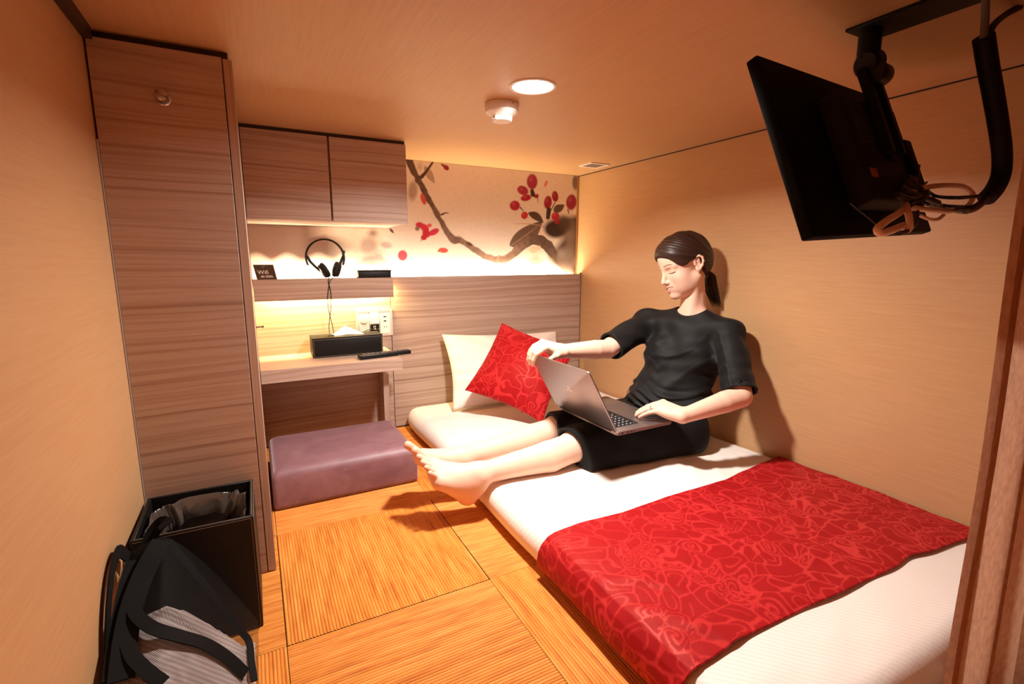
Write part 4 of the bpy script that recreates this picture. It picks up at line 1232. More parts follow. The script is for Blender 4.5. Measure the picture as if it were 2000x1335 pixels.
def surface(blob, h, name, relax=1):
    """surface net over the sparse blocks the shapes touch"""
    n = 20
    B = n * h
    active = set()
    for op, kind, dat, k, lo, hi in blob.ops:
        if op != 'u': continue
        a = np.floor((lo - 2 * h - k * 0.3) / B).astype(int); b = np.floor((hi + 2 * h + k * 0.3) / B).astype(int)
        for i in range(a[0], b[0] + 1):
            for j in range(a[1], b[1] + 1):
                for l in range(a[2], b[2] + 1): active.add((i, j, l))
    g = np.arange(n + 1)
    G = np.stack(np.meshgrid(g, g, g, indexing='ij'), -1).reshape(-1, 3)
    OFF = 40000
    key = lambda c: ((c[:, 0] + OFF) * 100003 + (c[:, 1] + OFF)) * 100003 + (c[:, 2] + OFF)
    keys, verts, quads = [], [], []
    cor = np.array([(a, b, c) for a in (0, 1) for b in (0, 1) for c in (0, 1)])
    edges = [(a, b) for a in range(8) for b in range(a + 1, 8) if np.abs(cor[a] - cor[b]).sum() == 1]
    for blk in sorted(active):
        base = np.array(blk) * n
        ctr = (base + n / 2) * h
        rad = B * 0.5
        ops = [o for o in blob.ops if o[4] is None or (np.all(o[4] - 0.03 - o[3] < ctr + rad + h) and np.all(o[5] + 0.03 + o[3] > ctr - rad - h))]
        # quick reject on a coarse look
        F = field(ops, (G + base) * h).reshape(n + 1, n + 1, n + 1)
        if F.min() > 0 or F.max() < 0: continue
        S = F < 0
        cs = np.stack([F[a:a + n, b:b + n, c:c + n] for a, b, c in cor], -1)
        sg = cs < 0
        mix = sg.any(-1) & ~sg.all(-1)
        ci = np.argwhere(mix)
        if not len(ci): continue
        v = cs[mix]
        acc = np.zeros((len(ci), 3)); cnt = np.zeros(len(ci))
        for a, b in edges:
            x = (v[:, a] < 0) != (v[:, b] < 0)
            t = v[x, a] / (v[x, a] - v[x, b])
            acc[x] += cor[a] + t[:, None] * (cor[b] - cor[a]); cnt[x] += 1
        keys.append(key(ci + base)); verts.append((ci + base + acc / cnt[:, None]) * h)
        for ax in range(3):
            o1, o2 = [(1, 2), (2, 0), (0, 1)][ax]
            sl = [slice(0, n)] * 3; sl2 = list(sl); sl2[ax] = slice(1, n + 1)
            a, b = S[tuple(sl)], S[tuple(sl2)]
            for flip, m in ((False, a & ~b), (True, ~a & b)):
                e = np.argwhere(m) + base
                if not len(e): continue
                u1 = np.zeros(3, int); u1[o1] = 1; u2 = np.zeros(3, int); u2[o2] = 1
                q = np.stack([key(e - u1 - u2), key(e - u2), key(e), key(e - u1)], 1)
                quads.append(q[:, ::-1] if flip else q)
    K = np.concatenate(keys); Vv = np.concatenate(verts); Q = np.concatenate(quads)
    o = np.argsort(K); K, Vv = K[o], Vv[o]
    pos = np.searchsorted(K, Q).clip(0, len(K) - 1)
    ok = (K[pos] == Q).all(1)
    Q = pos[ok]
    for _ in range(relax):
        s = np.zeros_like(Vv); c = np.zeros(len(Vv))
        for a, b in ((0, 1), (1, 2), (2, 3), (3, 0)):
            np.add.at(s, Q[:, a], Vv[Q[:, b]]); np.add.at(s, Q[:, b], Vv[Q[:, a]])
            np.add.at(c, Q[:, a], 1); np.add.at(c, Q[:, b], 1)
        Vv = Vv * 0.5 + 0.5 * s / np.maximum(c, 1)[:, None]
    me = bpy.data.meshes.new(name)
    raw_mesh(me, Vv, Q)
    smooth(me)
    return me, Vv

# ------------------------------------------------------------------ the pose (metres)
SHL, SHR = V3(-0.105, -1.135, 0.545), V3(-0.205, -0.808, 0.552)
ELL, ELR = V3(-0.200, -1.270, 0.352), V3(-0.450, -0.852, 0.470)
WRL, WRR = V3(-0.405, -1.212, 0.297), V3(-0.678, -0.878, 0.486)
HIL, HIR = V3(-0.25, -1.055, 0.186), V3(-0.25, -0.895, 0.186)
KNL, KNR = V3(-0.695, -1.000, 0.168), V3(-0.665, -0.838, 0.172)
ANL, ANR = V3(-1.068, -1.000, 0.143), V3(-1.066, -0.858, 0.147)
NECK = V3(-0.135, -0.985, 0.605)
HC = V3(-0.172, -0.953, 0.797)
yaw = math.radians(167); pit = math.radians(-19)
HF = V3(math.cos(yaw) * math.cos(pit), math.sin(yaw) * math.cos(pit), math.sin(pit))
HL = nrm(np.cross(V3(0, 0, 1), HF)); HU = np.cross(HF, HL)
ro = math.radians(5); HL, HU = HL * math.cos(ro) + HU * math.sin(ro), HU * math.cos(ro) - HL * math.sin(ro)
HM = np.array([HF, HL, HU])
HS = 1.03
hd = lambda f, l, u: HC + HS * (f * HF + l * HL + u * HU)

body = Blob()
# trunk (stays under the clothes)
body.cap((-0.24, -0.975, 0.20), (-0.19, -0.985, 0.36), 0.074, 0.082, 0.03)
body.cap((-0.19, -0.985, 0.36), (-0.145, -0.978, 0.50), 0.085, 0.092, 0.03)
body.cap(SHL + (-0.01, 0.03, -0.010), SHR + (0.0, -0.03, -0.010), 0.042, 0.042, 0.012)
body.cap(SHL + (0, 0.02, 0.000), NECK + (0.0, -0.02, -0.008), 0.032, 0.036, 0.012)
body.cap(SHR + (0, -0.02, 0.000), NECK + (0.0, 0.02, -0.008), 0.032, 0.036, 0.012)
# neck
body.cap(NECK + (0, 0, -0.03), hd(-0.026, 0, -0.045), 0.050, 0.0425, 0.022)
# collar bones and the neck cord seen from the front
body.cap(NECK + (-0.035, -0.012, -0.012), hd(-0.012, 0.048, -0.055), 0.012, 0.012, 0.020)
# arms
def arm(S, E, W):
    body.cap(S, E, 0.043, 0.0375, 0.02)
    t = E + (W - E) * 0.28
    body.cap(E, t, 0.0370, 0.0370, 0.003)
    body.cap(t, W, 0.0370, 0.0250, 0.003)
arm(SHL, ELL, WRL); arm(SHR, ELR, WRR)

def hand(W, D, N, side, curls, spread, thumb, scale=1.0):
    """side +1 left, -1 right; D along the palm, N out of the back of the hand"""
    D = nrm(D); N = nrm(N - D * (N @ D)); S = side * np.cross(D, N)
    pt = lambda d, s, n: W + scale * (d * D + s * S + n * N)
    mcp = {'index': (0.087, 0.029, 0.002), 'middle': (0.090, 0.0095, 0.005), 'ring': (0.085, -0.010, 0.003), 'little': (0.077, -0.0275, -0.001)}
    L = {'index': (0.043, 0.025, 0.020), 'middle': (0.047, 0.028, 0.021), 'ring': (0.043, 0.026, 0.021), 'little': (0.034, 0.020, 0.018)}
    rr = {'index': (0.0098, 0.0086, 0.0078, 0.0064), 'middle': (0.0100, 0.0088, 0.0079, 0.0065), 'ring': (0.0096, 0.0083, 0.0075, 0.0062), 'little': (0.0086, 0.0074, 0.0067, 0.0056)}
    wrist = {'index': 0.015, 'middle': 0.005, 'ring': -0.006, 'little': -0.014}
    tips = {}
    for f in mcp:
        m = pt(*mcp[f])
        body.cap(pt(0.004, wrist[f], 0), m - scale * 0.003 * N, 0.0175, 0.0118, 0.014)
    body.ell(pt(0.050, 0.020, -0.010), (0.030, 0.016, 0.013), np.array([D, S, N]), 0.012)
    body.ell(pt(0.048, -0.018, -0.009), (0.034, 0.013, 0.012), np.array([D, S, N]), 0.012)
    for f in mcp:
        p = pt(*mcp[f]); sp = math.radians(spread[f]); ang = 0
        dirn0 = D * math.cos(sp) + S * math.sin(sp)
        pts = [p]
        for Lq, cu in zip(L[f], curls[f]):
            ang += math.radians(cu)
            p = p + scale * Lq * (dirn0 * math.cos(ang) - N * math.sin(ang)); pts.append(p)
        r = rr[f]
        for i in range(3):
            body.cap(pts[i], pts[i + 1], r[i], r[i + 1], 0.005 if i == 0 else 0.002)
        tips[f] = pts
    t0 = pt(0.018, 0.020, -0.008); tp = [t0]
    for (dx, sx, nx) in thumb: tp.append(pt(dx, sx, nx))
    body.chain(tp, (0.0150, 0.0118, 0.0098, 0.0072), 0.006, 0.012)
    tips['thumb'] = tp
    return tips, S
# left hand resting over the palm rest, fingers on the keys' side
LD = nrm(V3(-0.38, 0.88, 0.20)); LN = nrm(V3(-0.10, -0.30, 0.95))
tipsL, LS = hand(WRL, LD, LN, 1, {'index': (34, 12, 6), 'middle': (33, 12, 6), 'ring': (30, 12, 6), 'little': (26, 12, 6)},
                 {'index': -12, 'middle': -17, 'ring': -20, 'little': -24}, [(0.052, 0.038, -0.016), (0.080, 0.044, -0.024), (0.102, 0.040, -0.030)])
# right hand closing over the corner of the screen
RD = nrm(V3(-0.92, 0.02, 0.38)); RN = nrm(V3(0.30, -0.32, 0.88))

tipsR, RS = hand(WRR, RD, RN, -1, {'index': (58, 38, 16), 'middle': (64, 34, 14), 'ring': (60, 30, 12), 'little': (52, 28, 12)},
                 {'index': 4, 'middle': 1, 'ring': -3, 'little': -8}, [(0.038, 0.037, -0.012), (0.054, 0.036, -0.032), (0.061, 0.028, -0.048)])

# legs
def leg(Hp, K, A, sg):
    body.cap(Hp, K, 0.062, 0.054, 0.03)
    body.ell(K + (0.0, 0, 0.012), (0.055, 0.046, 0.044), None, 0.02)
    c = K + (A - K) * 0.30 + (0, -0.004 * sg, -0.008)
    body.cap(K, c, 0.050, 0.053, 0.01)
    d = K + (A - K) * 0.62 + (0, 0, -0.004)
    body.cap(c, d, 0.053, 0.041, 0.006)
    body.cap(d, A, 0.041, 0.0325, 0.006)
leg(HIL, KNL, ANL, 1); leg(HIR, KNR, ANR, -1)
def foot(A, heel, ball_in, ball_out, toe_in, toe_out, out):
    up = nrm(np.cross(toe_out - toe_in, toe_in - heel)); up = up * np.sign(up[2] + up[0])
    body.cap(A, heel, 0.031, 0.0285, 0.02)
    body.ell(heel, (0.031, 0.029, 0.030), None, 0.015)
    body.cap(heel, ball_out, 0.026, 0.0165, 0.02)
    body.cap(A * 0.75 + heel * 0.25, ball_in, 0.031, 0.0195, 0.03)
    body.cap(A, (ball_in + ball_out) / 2, 0.028, 0.018, 0.03)
    body.cap(ball_in, ball_out, 0.0195, 0.0150, 0.015)
    body.cap(A * 0.45 + heel * 0.55, ball_out, 0.0300, 0.0180, 0.03)
    body.cap(A * 0.6 + heel * 0.4, (ball_in + ball_out) / 2, 0.0310, 0.0190, 0.03)
    body.ell((A + heel + ball_out) / 3, (0.036, 0.022, 0.034), None, 0.03)
    # ankle bones
    body.ell(A + out * 0.026 + (0.004, 0, 0), (0.013, 0.012, 0.013), None, 0.012)
    body.ell(A - out * 0.026, (0.012, 0.011, 0.012), None, 0.012)
    rad = (0.0136, 0.0094, 0.0088, 0.0083, 0.0080)
    ext = (1.0, 1.03, 0.98, 0.95, 0.92)
    for i in range(5):
        f = (0.0, 0.30, 0.53, 0.76, 1.0)[i]
        b = ball_in + (ball_out - ball_in) * f
        t = toe_in + (toe_out - toe_in) * f
        t = b + (t - b) * ext[i]
        mid = b + (t - b) * 0.60
        kn = mid + up_of(ball_in, ball_out, heel) * (0.004 if i else 0.0)
        body.cap(b, kn, rad[i] * 1.12, rad[i] * 0.92, 0.006)
        body.cap(kn, t, rad[i] * 0.92, rad[i], 0.002)
def up_of(bi, bo, h):
    u = nrm(np.cross(bo - bi, (bi + bo) / 2 - h))
    return u if u[0] > 0 else -u
foot(ANL, V3(-1.103, -0.990, 0.078), V3(-1.198, -0.938, 0.178), V3(-1.196, -1.003, 0.146), V3(-1.249, -0.927, 0.229), V3(-1.233, -1.009, 0.187), V3(0, -1, 0))
foot(ANR, V3(-1.104, -0.850, 0.080), V3(-1.200, -0.872, 0.178), V3(-1.197, -0.806, 0.152), V3(-1.256, -0.868, 0.228), V3(-1.238, -0.799, 0.192), V3(0, 1, 0))

# head and face
R_ = lambda r: tuple(HS * x for x in r)
def he(c, r, k, op='u', M=HM): body.ell(hd(*c), R_(r), M, k, op)
def hcap(a, b, ra, rb, k, op='u'): body.cap(hd(*a), hd(*b), HS * ra, HS * rb, k, op)
he((-0.010, 0, 0.030), (0.092, 0.072, 0.080), 0.02)
he((0.022, 0, 0.034), (0.066, 0.062, 0.060), 0.02)
he((0.030, 0, -0.034), (0.054, 0.056, 0.072), 0.02)
for s in (1, -1):
    hcap((-0.004, s * 0.050, -0.052), (0.060, s * 0.014, -0.097), 0.014, 0.012, 0.024)
    he((0.050, s * 0.034, -0.033), (0.024, 0.023, 0.022), 0.022)
    he((0.034, s * 0.036, -0.062), (0.034, 0.022, 0.032), 0.024)
    hcap((0.078, s * 0.010, 0.014), (0.064, s * 0.042, 0.014), 0.007, 0.006, 0.014)
he((0.066, 0, -0.066), (0.024, 0.030, 0.026), 0.016)
he((0.070, 0, -0.098), (0.016, 0.018, 0.014), 0.016)
hcap((0.080, 0, 0.006), (0.0985, 0, -0.034), 0.0072, 0.0078, 0.012)
he((0.0985, 0, -0.0375), (0.0098, 0.0098, 0.0090), None or 0.006)
for s in (1, -1):
    he((0.0880, s * 0.0110, -0.0415), (0.0088, 0.0062, 0.0066), 0.006)
    he((0.0965, s * 0.0060, -0.0462), (0.0040, 0.0028, 0.0030), 0.002, 's')
    he((0.0900, s * 0.0310, -0.0010), (0.0150, 0.0165, 0.0095), 0.012, 's')
    he((0.0635, s * 0.0310, -0.0035), (0.0138, 0.0150, 0.0125), 0.004)
# lips, slightly parted in a smile
hcap((0.0905, 0, -0.0600), (0.0765, 0.0255, -0.0570), 0.0040, 0.0018, 0.007)
hcap((0.0905, 0, -0.0600), (0.0765, -0.0255, -0.0570), 0.0040, 0.0018, 0.007)
hcap((0.0878, 0, -0.0745), (0.0760, 0.0240, -0.0600), 0.0046, 0.0020, 0.007)
hcap((0.0878, 0, -0.0745), (0.0760, -0.0240, -0.0600), 0.0046, 0.0020, 0.007)
for s in (1, -1):
    hcap((0.0955, 0, -0.0668), (0.0800, s * 0.0240, -0.0590), 0.0040, 0.0014, 0.002, 's')
he((0.0720, 0, -0.0645), (0.0140, 0.0200, 0.0066), 0.002)      # teeth
# ears
for s in (1, -1):
    eo = lambda f, u, d=0.0: (f - 0.25 * d, s * (0.0705 + d), u)
    rim = [(0.000, -0.006), (0.001, 0.010), (-0.006, 0.020), (-0.017, 0.021), (-0.025, 0.012), (-0.025, -0.002), (-0.019, -0.016), (-0.010, -0.026), (-0.003, -0.026), (-0.001, -0.018)]
    dd = [0.001, 0.003, 0.006, 0.010, 0.013, 0.013, 0.010, 0.006, 0.004, 0.001]
    for i in range(len(rim) - 1):
        hcap(eo(*rim[i], dd[i]), eo(*rim[i + 1], dd[i + 1]), 0.0040, 0.0040, 0.004)
    he((-0.012, s * 0.0725, -0.002), (0.0125, 0.0048, 0.020), 0.004)
    he((-0.0045, s * 0.0740, -0.025), (0.0062, 0.0042, 0.0066), 0.004)
    hcap(eo(-0.016, 0.010, 0.006), eo(-0.012, -0.012, 0.005), 0.0028, 0.0025, 0.003)
    he((-0.008, s * 0.0790, -0.006), (0.0062, 0.0050, 0.0080), 0.003, 's')

skin_me, SV = surface(body, 0.0021, 'body')
# skin tone, lips, cheeks, nails
loc = ((SV - HC) @ HM.T) / HS
fl, ll, ul = loc[:, 0], loc[:, 1], loc[:, 2]
tone = np.ones((len(SV), 3)) * np.array(lin(232, 190, 166))
def tint(m, c):
    global tone
    m = np.clip(m, 0, 1)[:, None]; tone = tone * (1 - m) + np.array(lin(*c)) * m
face = (np.abs(ul) < 0.13) & (fl > 0.03) & (np.abs(ll) < 0.07)
tint(face * 0.45 * np.exp(-((np.abs(ll) - 0.040) / 0.018) ** 2 - ((ul + 0.034) / 0.020) ** 2), (222, 140, 122))
tint(face * 0.35 * np.exp(-(ll / 0.014) ** 2 - ((ul + 0.040) / 0.012) ** 2), (220, 150, 132))
lipm = face * (fl > 0.066) * np.exp(-np.maximum(0, np.abs(ll) - 0.0255) / 0.001)
ua = -0.0600 + 0.0030 * (np.abs(ll) / 0.0255)
lu = np.clip((0.0042 - 0.0024 * (np.abs(ll) / 0.0255) ** 1.5 - np.abs(ul - ua)) / 0.0012, 0, 1)
lb = -0.0745 + 0.0145 * (np.abs(ll) / 0.0240) ** 1.2
lw = np.clip((0.0046 - 0.0026 * (np.abs(ll) / 0.0240) ** 1.5 - np.abs(ul - lb)) / 0.0012, 0, 1)
tint(lipm * np.maximum(lu, lw), (204, 122, 108))
sl_u = -0.0668 + 0.0078 * (np.abs(ll) / 0.0240)
tint(lipm * np.clip((0.0032 - np.abs(ul - sl_u - 0.0004)) / 0.0008, 0, 1) * (np.abs(ll) < 0.0200), (238, 230, 220))
tint(lipm * np.clip((0.0011 - np.abs(ul - sl_u + 0.0026)) / 0.0008, 0, 1), (120, 50, 44))
eye = face * (fl > 0.055)
# lowered lids: lash line and a soft crease
for s in (1, -1):
    dl_ = ll - s * 0.031
    lash = -0.0085 - 0.0022 * (1 - (dl_ / 0.0145) ** 2)
    tint(eye * np.clip((0.0022 - np.abs(ul - lash)) / 0.0010, 0, 1) * (np.abs(dl_) < 0.0150), (40, 24, 20))
    cre = 0.0045 - 0.02 * (dl_ / 0.0145) ** 2 * 0.18
    tint(eye * 0.5 * np.clip((0.0016 - np.abs(ul - cre)) / 0.0012, 0, 1) * (np.abs(dl_) < 0.0140), (170, 112, 96))
    tint(eye * 0.25 * np.exp(-(dl_ / 0.014) ** 2 - ((ul - 0.0) / 0.008) ** 2), (190, 130, 112))
    br_ = 0.0195 + 0.004 * np.exp(-((s * ll - 0.034) / 0.016) ** 2) - 0.12 * np.maximum(0, s * ll - 0.036)
    tint(face * 0.85 * np.clip((0.0030 - np.abs(ul - br_)) / 0.0016, 0, 1) * np.clip((s * ll - 0.010) / 0.004, 0, 1) * np.clip((0.050 - s * ll) / 0.008, 0, 1) * (fl > 0.045), (98, 66, 50))
for t in list(tipsL.values()) + list(tipsR.values()):
    d = np.linalg.norm(SV - t[-1], axis=1)
    tint(0.45 * np.clip((0.011 - d) / 0.006, 0, 1), (226, 150, 136))
for tc_ in (V3(-1.24, -0.93, 0.222), V3(-1.226, -1.008, 0.18), V3(-1.25, -0.868, 0.222), V3(-1.232, -0.80, 0.186), V3(-1.103, -0.99, 0.07), V3(-1.104, -0.85, 0.07)):
    tint(0.5 * np.exp(-(np.linalg.norm(SV - tc_, axis=1) / 0.035) ** 2), (226, 146, 126))
set_col(skin_me, tone)
M_skin = vcol_mat('skin', 0.54, Subsurface_Weight=0.12, Subsurface_Radius=(0.012, 0.005, 0.003), Specular_IOR_Level=0.32)
per = thing('person', 'woman in black sitting against the right wall, laptop on lap', 'person', (0, 0, 0))
link('body', skin_me, M_skin, per)

# ------------------------------------------------------------------ clothes
LAT = nrm(SHL - SHR); FRO = nrm(np.cross(LAT, V3(0, 0, 1))); FRO = FRO if FRO[0] < 0 else -FRO
UPV = np.cross(FRO, LAT); UPV = UPV if UPV[2] > 0 else -UPV
TM = np.array([FRO, LAT, UPV])
def folds(P, amp, seeds):
    d = np.zeros(len(P))
    for kx, ky, kz, ph, a in seeds:
        s = P[:, 0] * kx + P[:, 1] * ky + P[:, 2] * kz + ph
        w = np.sin(s + 1.4 * np.sin(P[:, 1] * 23 + ph * 2) + 1.1 * np.sin(P[:, 2] * 19 - ph))
        d += a * w * (0.5 + 0.5 * np.sin(P[:, 0] * 13 + P[:, 2] * 17 + ph * 3))
    return amp * d
def drape(P):
    """tension folds: from the near armpit over the chest, and down the sleeve"""
    q = (P - V3(-0.19, -0.98, 0.45)) @ TM.T
    f = np.clip(q[:, 0] / 0.05 + 0.6, 0, 1)
    # diagonals from the near armpit down across the chest, then soft verticals on the sleeves
    s1 = q[:, 2] * 0.86 - q[:, 1] * 0.50
    w = s1 * 62 + 1.6 * np.sin(q[:, 1] * 19 + 1.0) + 0.8 * np.sin(q[:, 2] * 33)
    d = -0.0042 * np.maximum(0, np.sin(w)) ** 4 * np.exp(-((q[:, 1] - 0.03) / 0.09) ** 2 - ((q[:, 2] - 0.015) / 0.10) ** 2)
    s2 = q[:, 2] * 0.80 + q[:, 1] * 0.60
    w2 = s2 * 70 + 1.3 * np.sin(q[:, 2] * 24)
    d -= 0.0038 * np.maximum(0, np.sin(w2 + 0.6)) ** 4 * np.exp(-((q[:, 1] + 0.09) / 0.05) ** 2 - ((q[:, 2] + 0.06) / 0.09) ** 2)
    a1 = (P - SHL) @ nrm(np.cross(nrm(ELL - SHL), V3(1, 0, 0)))
    d -= 0.0034 * np.maximum(0, np.sin(a1 * 120 + 14 * P[:, 2])) ** 3 * np.clip((q[:, 1] - 0.13) / 0.03, 0, 1)
    return d * f
sh = Blob()
sh.ell(V3(-0.150, -0.978, 0.470), (0.100, 0.150, 0.150), TM, 0.03)
sh.ell(V3(-0.205, -0.980, 0.350), (0.104, 0.140, 0.130), TM, 0.06)
sh.ell(V3(-0.245, -0.978, 0.270), (0.125, 0.156, 0.085), TM, 0.06)
for s in (1, -1):
    sh.ell(V3(-0.150, -0.978, 0.452) + FRO * 0.070 + LAT * 0.066 * s, (0.056, 0.062, 0.058), TM, 0.05)
sh.cap(SHL + (0, 0.015, 0.002), NECK + (0, -0.02, -0.018), 0.050, 0.046, 0.04)
sh.cap(SHR + (0, -0.015, 0.002), NECK + (0, 0.02, -0.018), 0.050, 0.046, 0.04)
sh.cap(SHL + (0, 0.02, -0.008), SHR + (0, -0.02, -0.008), 0.056, 0.056, 0.03)
ARL, ARR = nrm(ELL - SHL), nrm(ELR - SHR)
EL_END, ER_END = SHL + (ELL - SHL) * 0.94, SHR + (ELR - SHR) * 0.91
sh.cap(SHL + (0.0, 0.006, -0.006), EL_END + ARL * 0.02, 0.051, 0.059, 0.03)
sh.cap(SHR, ER_END + ARR * 0.02, 0.055, 0.057, 0.03)
sh.disp(lambda P: folds(P, 0.0034, [(30, 20, 55, 0.3, 1.0), (-42, 36, 48, 1.7, 0.8), (10, -52, 22, 2.9, 0.7), (70, 20, 20, 4.0, 0.4), (20, 60, 95, 1.1, 0.5)])
        + drape(P))
# bunching at the waist
sh.disp(lambda P: 0.0058 * np.exp(-((P[:, 2] - 0.280) / 0.045) ** 2) * np.sin(P[:, 2] * 210 + 5 * np.sin(P[:, 1] * 16) + 3 * np.sin(P[:, 0] * 14)))
# sleeve ends and hem
sh.half(lambda P: (P - EL_END) @ ARL, EL_END - 0.10, EL_END + 0.10, 0.003)
sh.half(lambda P: (P - ER_END) @ ARR, ER_END - 0.10, ER_END + 0.10, 0.003)
sh.half(lambda P: 0.225 - P[:, 2], (-0.5, -1.3, 0.10), (0.1, -0.7, 0.30), 0.004)
for E0, A0 in ((EL_END, ARL), (ER_END, ARR)):
    sh.cap(E0 - A0 * 0.035, E0 + A0 * 0.05, 0.0485, 0.0500, 0.003, 's')
# keep off the wall
sh.half(lambda P: P[:, 0] + 0.010, (-0.10, -1.4, 0.1), (0.06, -0.6, 0.75), 0.006)
# neckline
NO = NECK + (-0.026, -0.004, 0.044)
sh.ell(NO, (0.072, 0.070, 0.046), np.array([nrm(V3(-0.95, -0.25, -0.2)), nrm(np.cross(V3(-0.2, 0, 1), V3(-0.95, -0.25, -0.2))), nrm(np.cross(V3(-0.95, -0.25, -0.2), np.cross(V3(-0.2, 0, 1), V3(-0.95, -0.25, -0.2))))]), 0.004, 's')
shirt_me, _ = surface(sh, 0.0027, 'shirt')
nsx = N('black_knit')
nsx.bump(nsx.noise(nsx.coords((1, 1, 1)), 420, 2, 0.5), 0.12, 0.0006)
M_shirt = nsx.set(Base_Color=lin(11, 10, 10), Roughness=0.7, Sheen_Weight=0.04, Sheen_Roughness=0.4, Specular_IOR_Level=0.3)
link('shirt', shirt_me, M_shirt, per)
nsk = N('black_skirt_cloth')
nsk.bump(nsk.noise(nsk.coords((1, 1, 1)), 500, 2, 0.5), 0.12, 0.0006)
M_skirt = nsk.set(Base_Color=lin(12, 11, 11), Roughness=0.8, Sheen_Weight=0.03, Specular_IOR_Level=0.25)

sk = Blob()
HEML, HEMR = V3(-0.722, -1.000, 0.168), V3(-0.688, -0.838, 0.172)
sk.cap(HIL + (0.0, 0, 0.009), HEML + (-0.03, 0, -0.004), 0.090, 0.072, 0.04)
sk.cap(HIR + (0.0, 0, 0.009), HEMR + (-0.03, 0, -0.004), 0.090, 0.070, 0.08)
sk.cap((-0.25, -0.975, 0.205), (-0.62, -0.925, 0.150), 0.080, 0.050, 0.06)
sk.ell((-0.245, -0.978, 0.190), (0.125, 0.170, 0.095), None, 0.04)
sk.cap((-0.24, -1.105, 0.135), (-0.720, -1.062, 0.126), 0.052, 0.026, 0.05)
sk.disp(lambda P: folds(P, 0.0030, [(18, 60, 30, 0.9, 1.0), (46, 30, -38, 2.2, 0.8), (26, -40, 60, 3.7, 0.6)]))
hn = nrm(V3(-1.0, -0.20, -0.16)); hl0 = HEML
hr_n = nrm(V3(-1.0, 0.05, -0.10))
sk.half(lambda P: (lambda w: w * ((P - HEML) @ hn) + (1 - w) * ((P - HEMR) @ hr_n))(np.clip((-0.88 - P[:, 1]) / 0.08, 0, 1)), (-0.80, -1.2, 0.0), (-0.60, -0.70, 0.4), 0.003)
for Kp, Hm, An in ((KNL, HEML, ANL), (KNR, HEMR, ANR)):
    a_ = nrm(An - Kp)
    sk.cap(Hm - a_ * 0.060 + (0, 0, 0.0), Hm + a_ * 0.08, 0.0600, 0.0580, 0.003, 's')
sk.half(lambda P: 0.1075 - P[:, 2], (-0.9, -1.3, -0.1), (0.1, -0.6, 0.17), 0.006)
sk.half(lambda P: P[:, 2] - 0.2485, (-0.72, -1.3, 0.2), (-0.36, -0.6, 0.40), 0.006)
skirt_me, _ = surface(sk, 0.0028, 'skirt')
link('skirt', skirt_me, M_skirt, per)
# the knotted cord of the waistband at her right hip
q = at(1229, 766, 0, -0.30)
bm = bmesh.new()
for k in range(3):
    o = V3(0.006 * k, 0, -0.007 * k)
    bm_tube(bm, spline([tuple(q + o + V3(-0.012, 0, -0.010)), tuple(q + o + V3(-0.004, 0.004, 0.006)), tuple(q + o + V3(0.006, 0, 0.012)), tuple(q + o + V3(0.014, -0.004, 0.002))], 4), 0.0022, 6)
link('waist_cord', finish(bm, 'waist_cord', 60), plain('pale_cord', lin(190, 176, 164), 0.7), per)

# ------------------------------------------------------------------ hair
hr = Blob()
hr.ell(hd(-0.012, 0, 0.032), R_((0.1000, 0.0825, 0.0900)), HM, 0.01)
hr.ell(hd(0.028, 0, 0.050), R_((0.0640, 0.0665, 0.0560)), HM, 0.03)
hr.ell(hd(-0.055, 0, 0.000), R_((0.058, 0.062, 0.070)), HM, 0.03)
gf = np.array([-0.15, -0.075, -0.048, -0.034, -0.024, -0.012, 0.004, 0.026, 0.045, 0.060, 0.076, 0.092, 0.12])
gu = np.array([-0.080, -0.066, -0.050, -0.012, 0.016, 0.020, 0.012, 0.005, 0.006, 0.018, 0.042, 0.060, 0.066])
def hl_(P): return ((P - HC) @ HM.T) / HS
hr.half(lambda P: (lambda q: 0.8 * HS * (np.interp(q[:, 0], gf, gu) - q[:, 2]))(hl_(P)), HC - 0.25, HC + 0.25, 0.006)
def strands(P):
    q = hl_(P)
    th = np.arctan2(q[:, 2] + 0.030, q[:, 0] + 0.105)
    return 0.0007 * np.sin(th * 70 + 6 * np.sin(th * 9) + 40 * np.abs(q[:, 1])) + 0.0008 * np.sin(th * 23 + 9 * q[:, 1] * 10)
hr.disp(strands)
hair_me, HV = surface(hr, 0.0023, 'hair')
q = hl_(HV); th = np.arctan2(q[:, 2] + 0.030, q[:, 0] + 0.105)
st1 = 0.42 + 0.25 * np.sin(th * 70 + 6 * np.sin(th * 9) + 40 * np.abs(q[:, 1])) + 0.25 * np.sin(th * 131 + 5 * np.sin(th * 13))
c0, c1 = np.array(lin(30, 17, 13)), np.array(lin(66, 40, 28))
set_col(hair_me, c0 + (c1 - c0) * np.clip(st1, 0, 1)[:, None])
M_hair = vcol_mat('brown_hair', 0.46, Specular_IOR_Level=0.4)
link('hair', hair_me, M_hair, per)
tie0 = at(1377, 528, 0, -0.068)
ponytail = []
rp = np.random.default_rng(4)
bm = bmesh.new()
tdir = nrm(tie0 - hd(-0.06, 0, 0.0))
end = at(1399, 588, 0, -0.030)
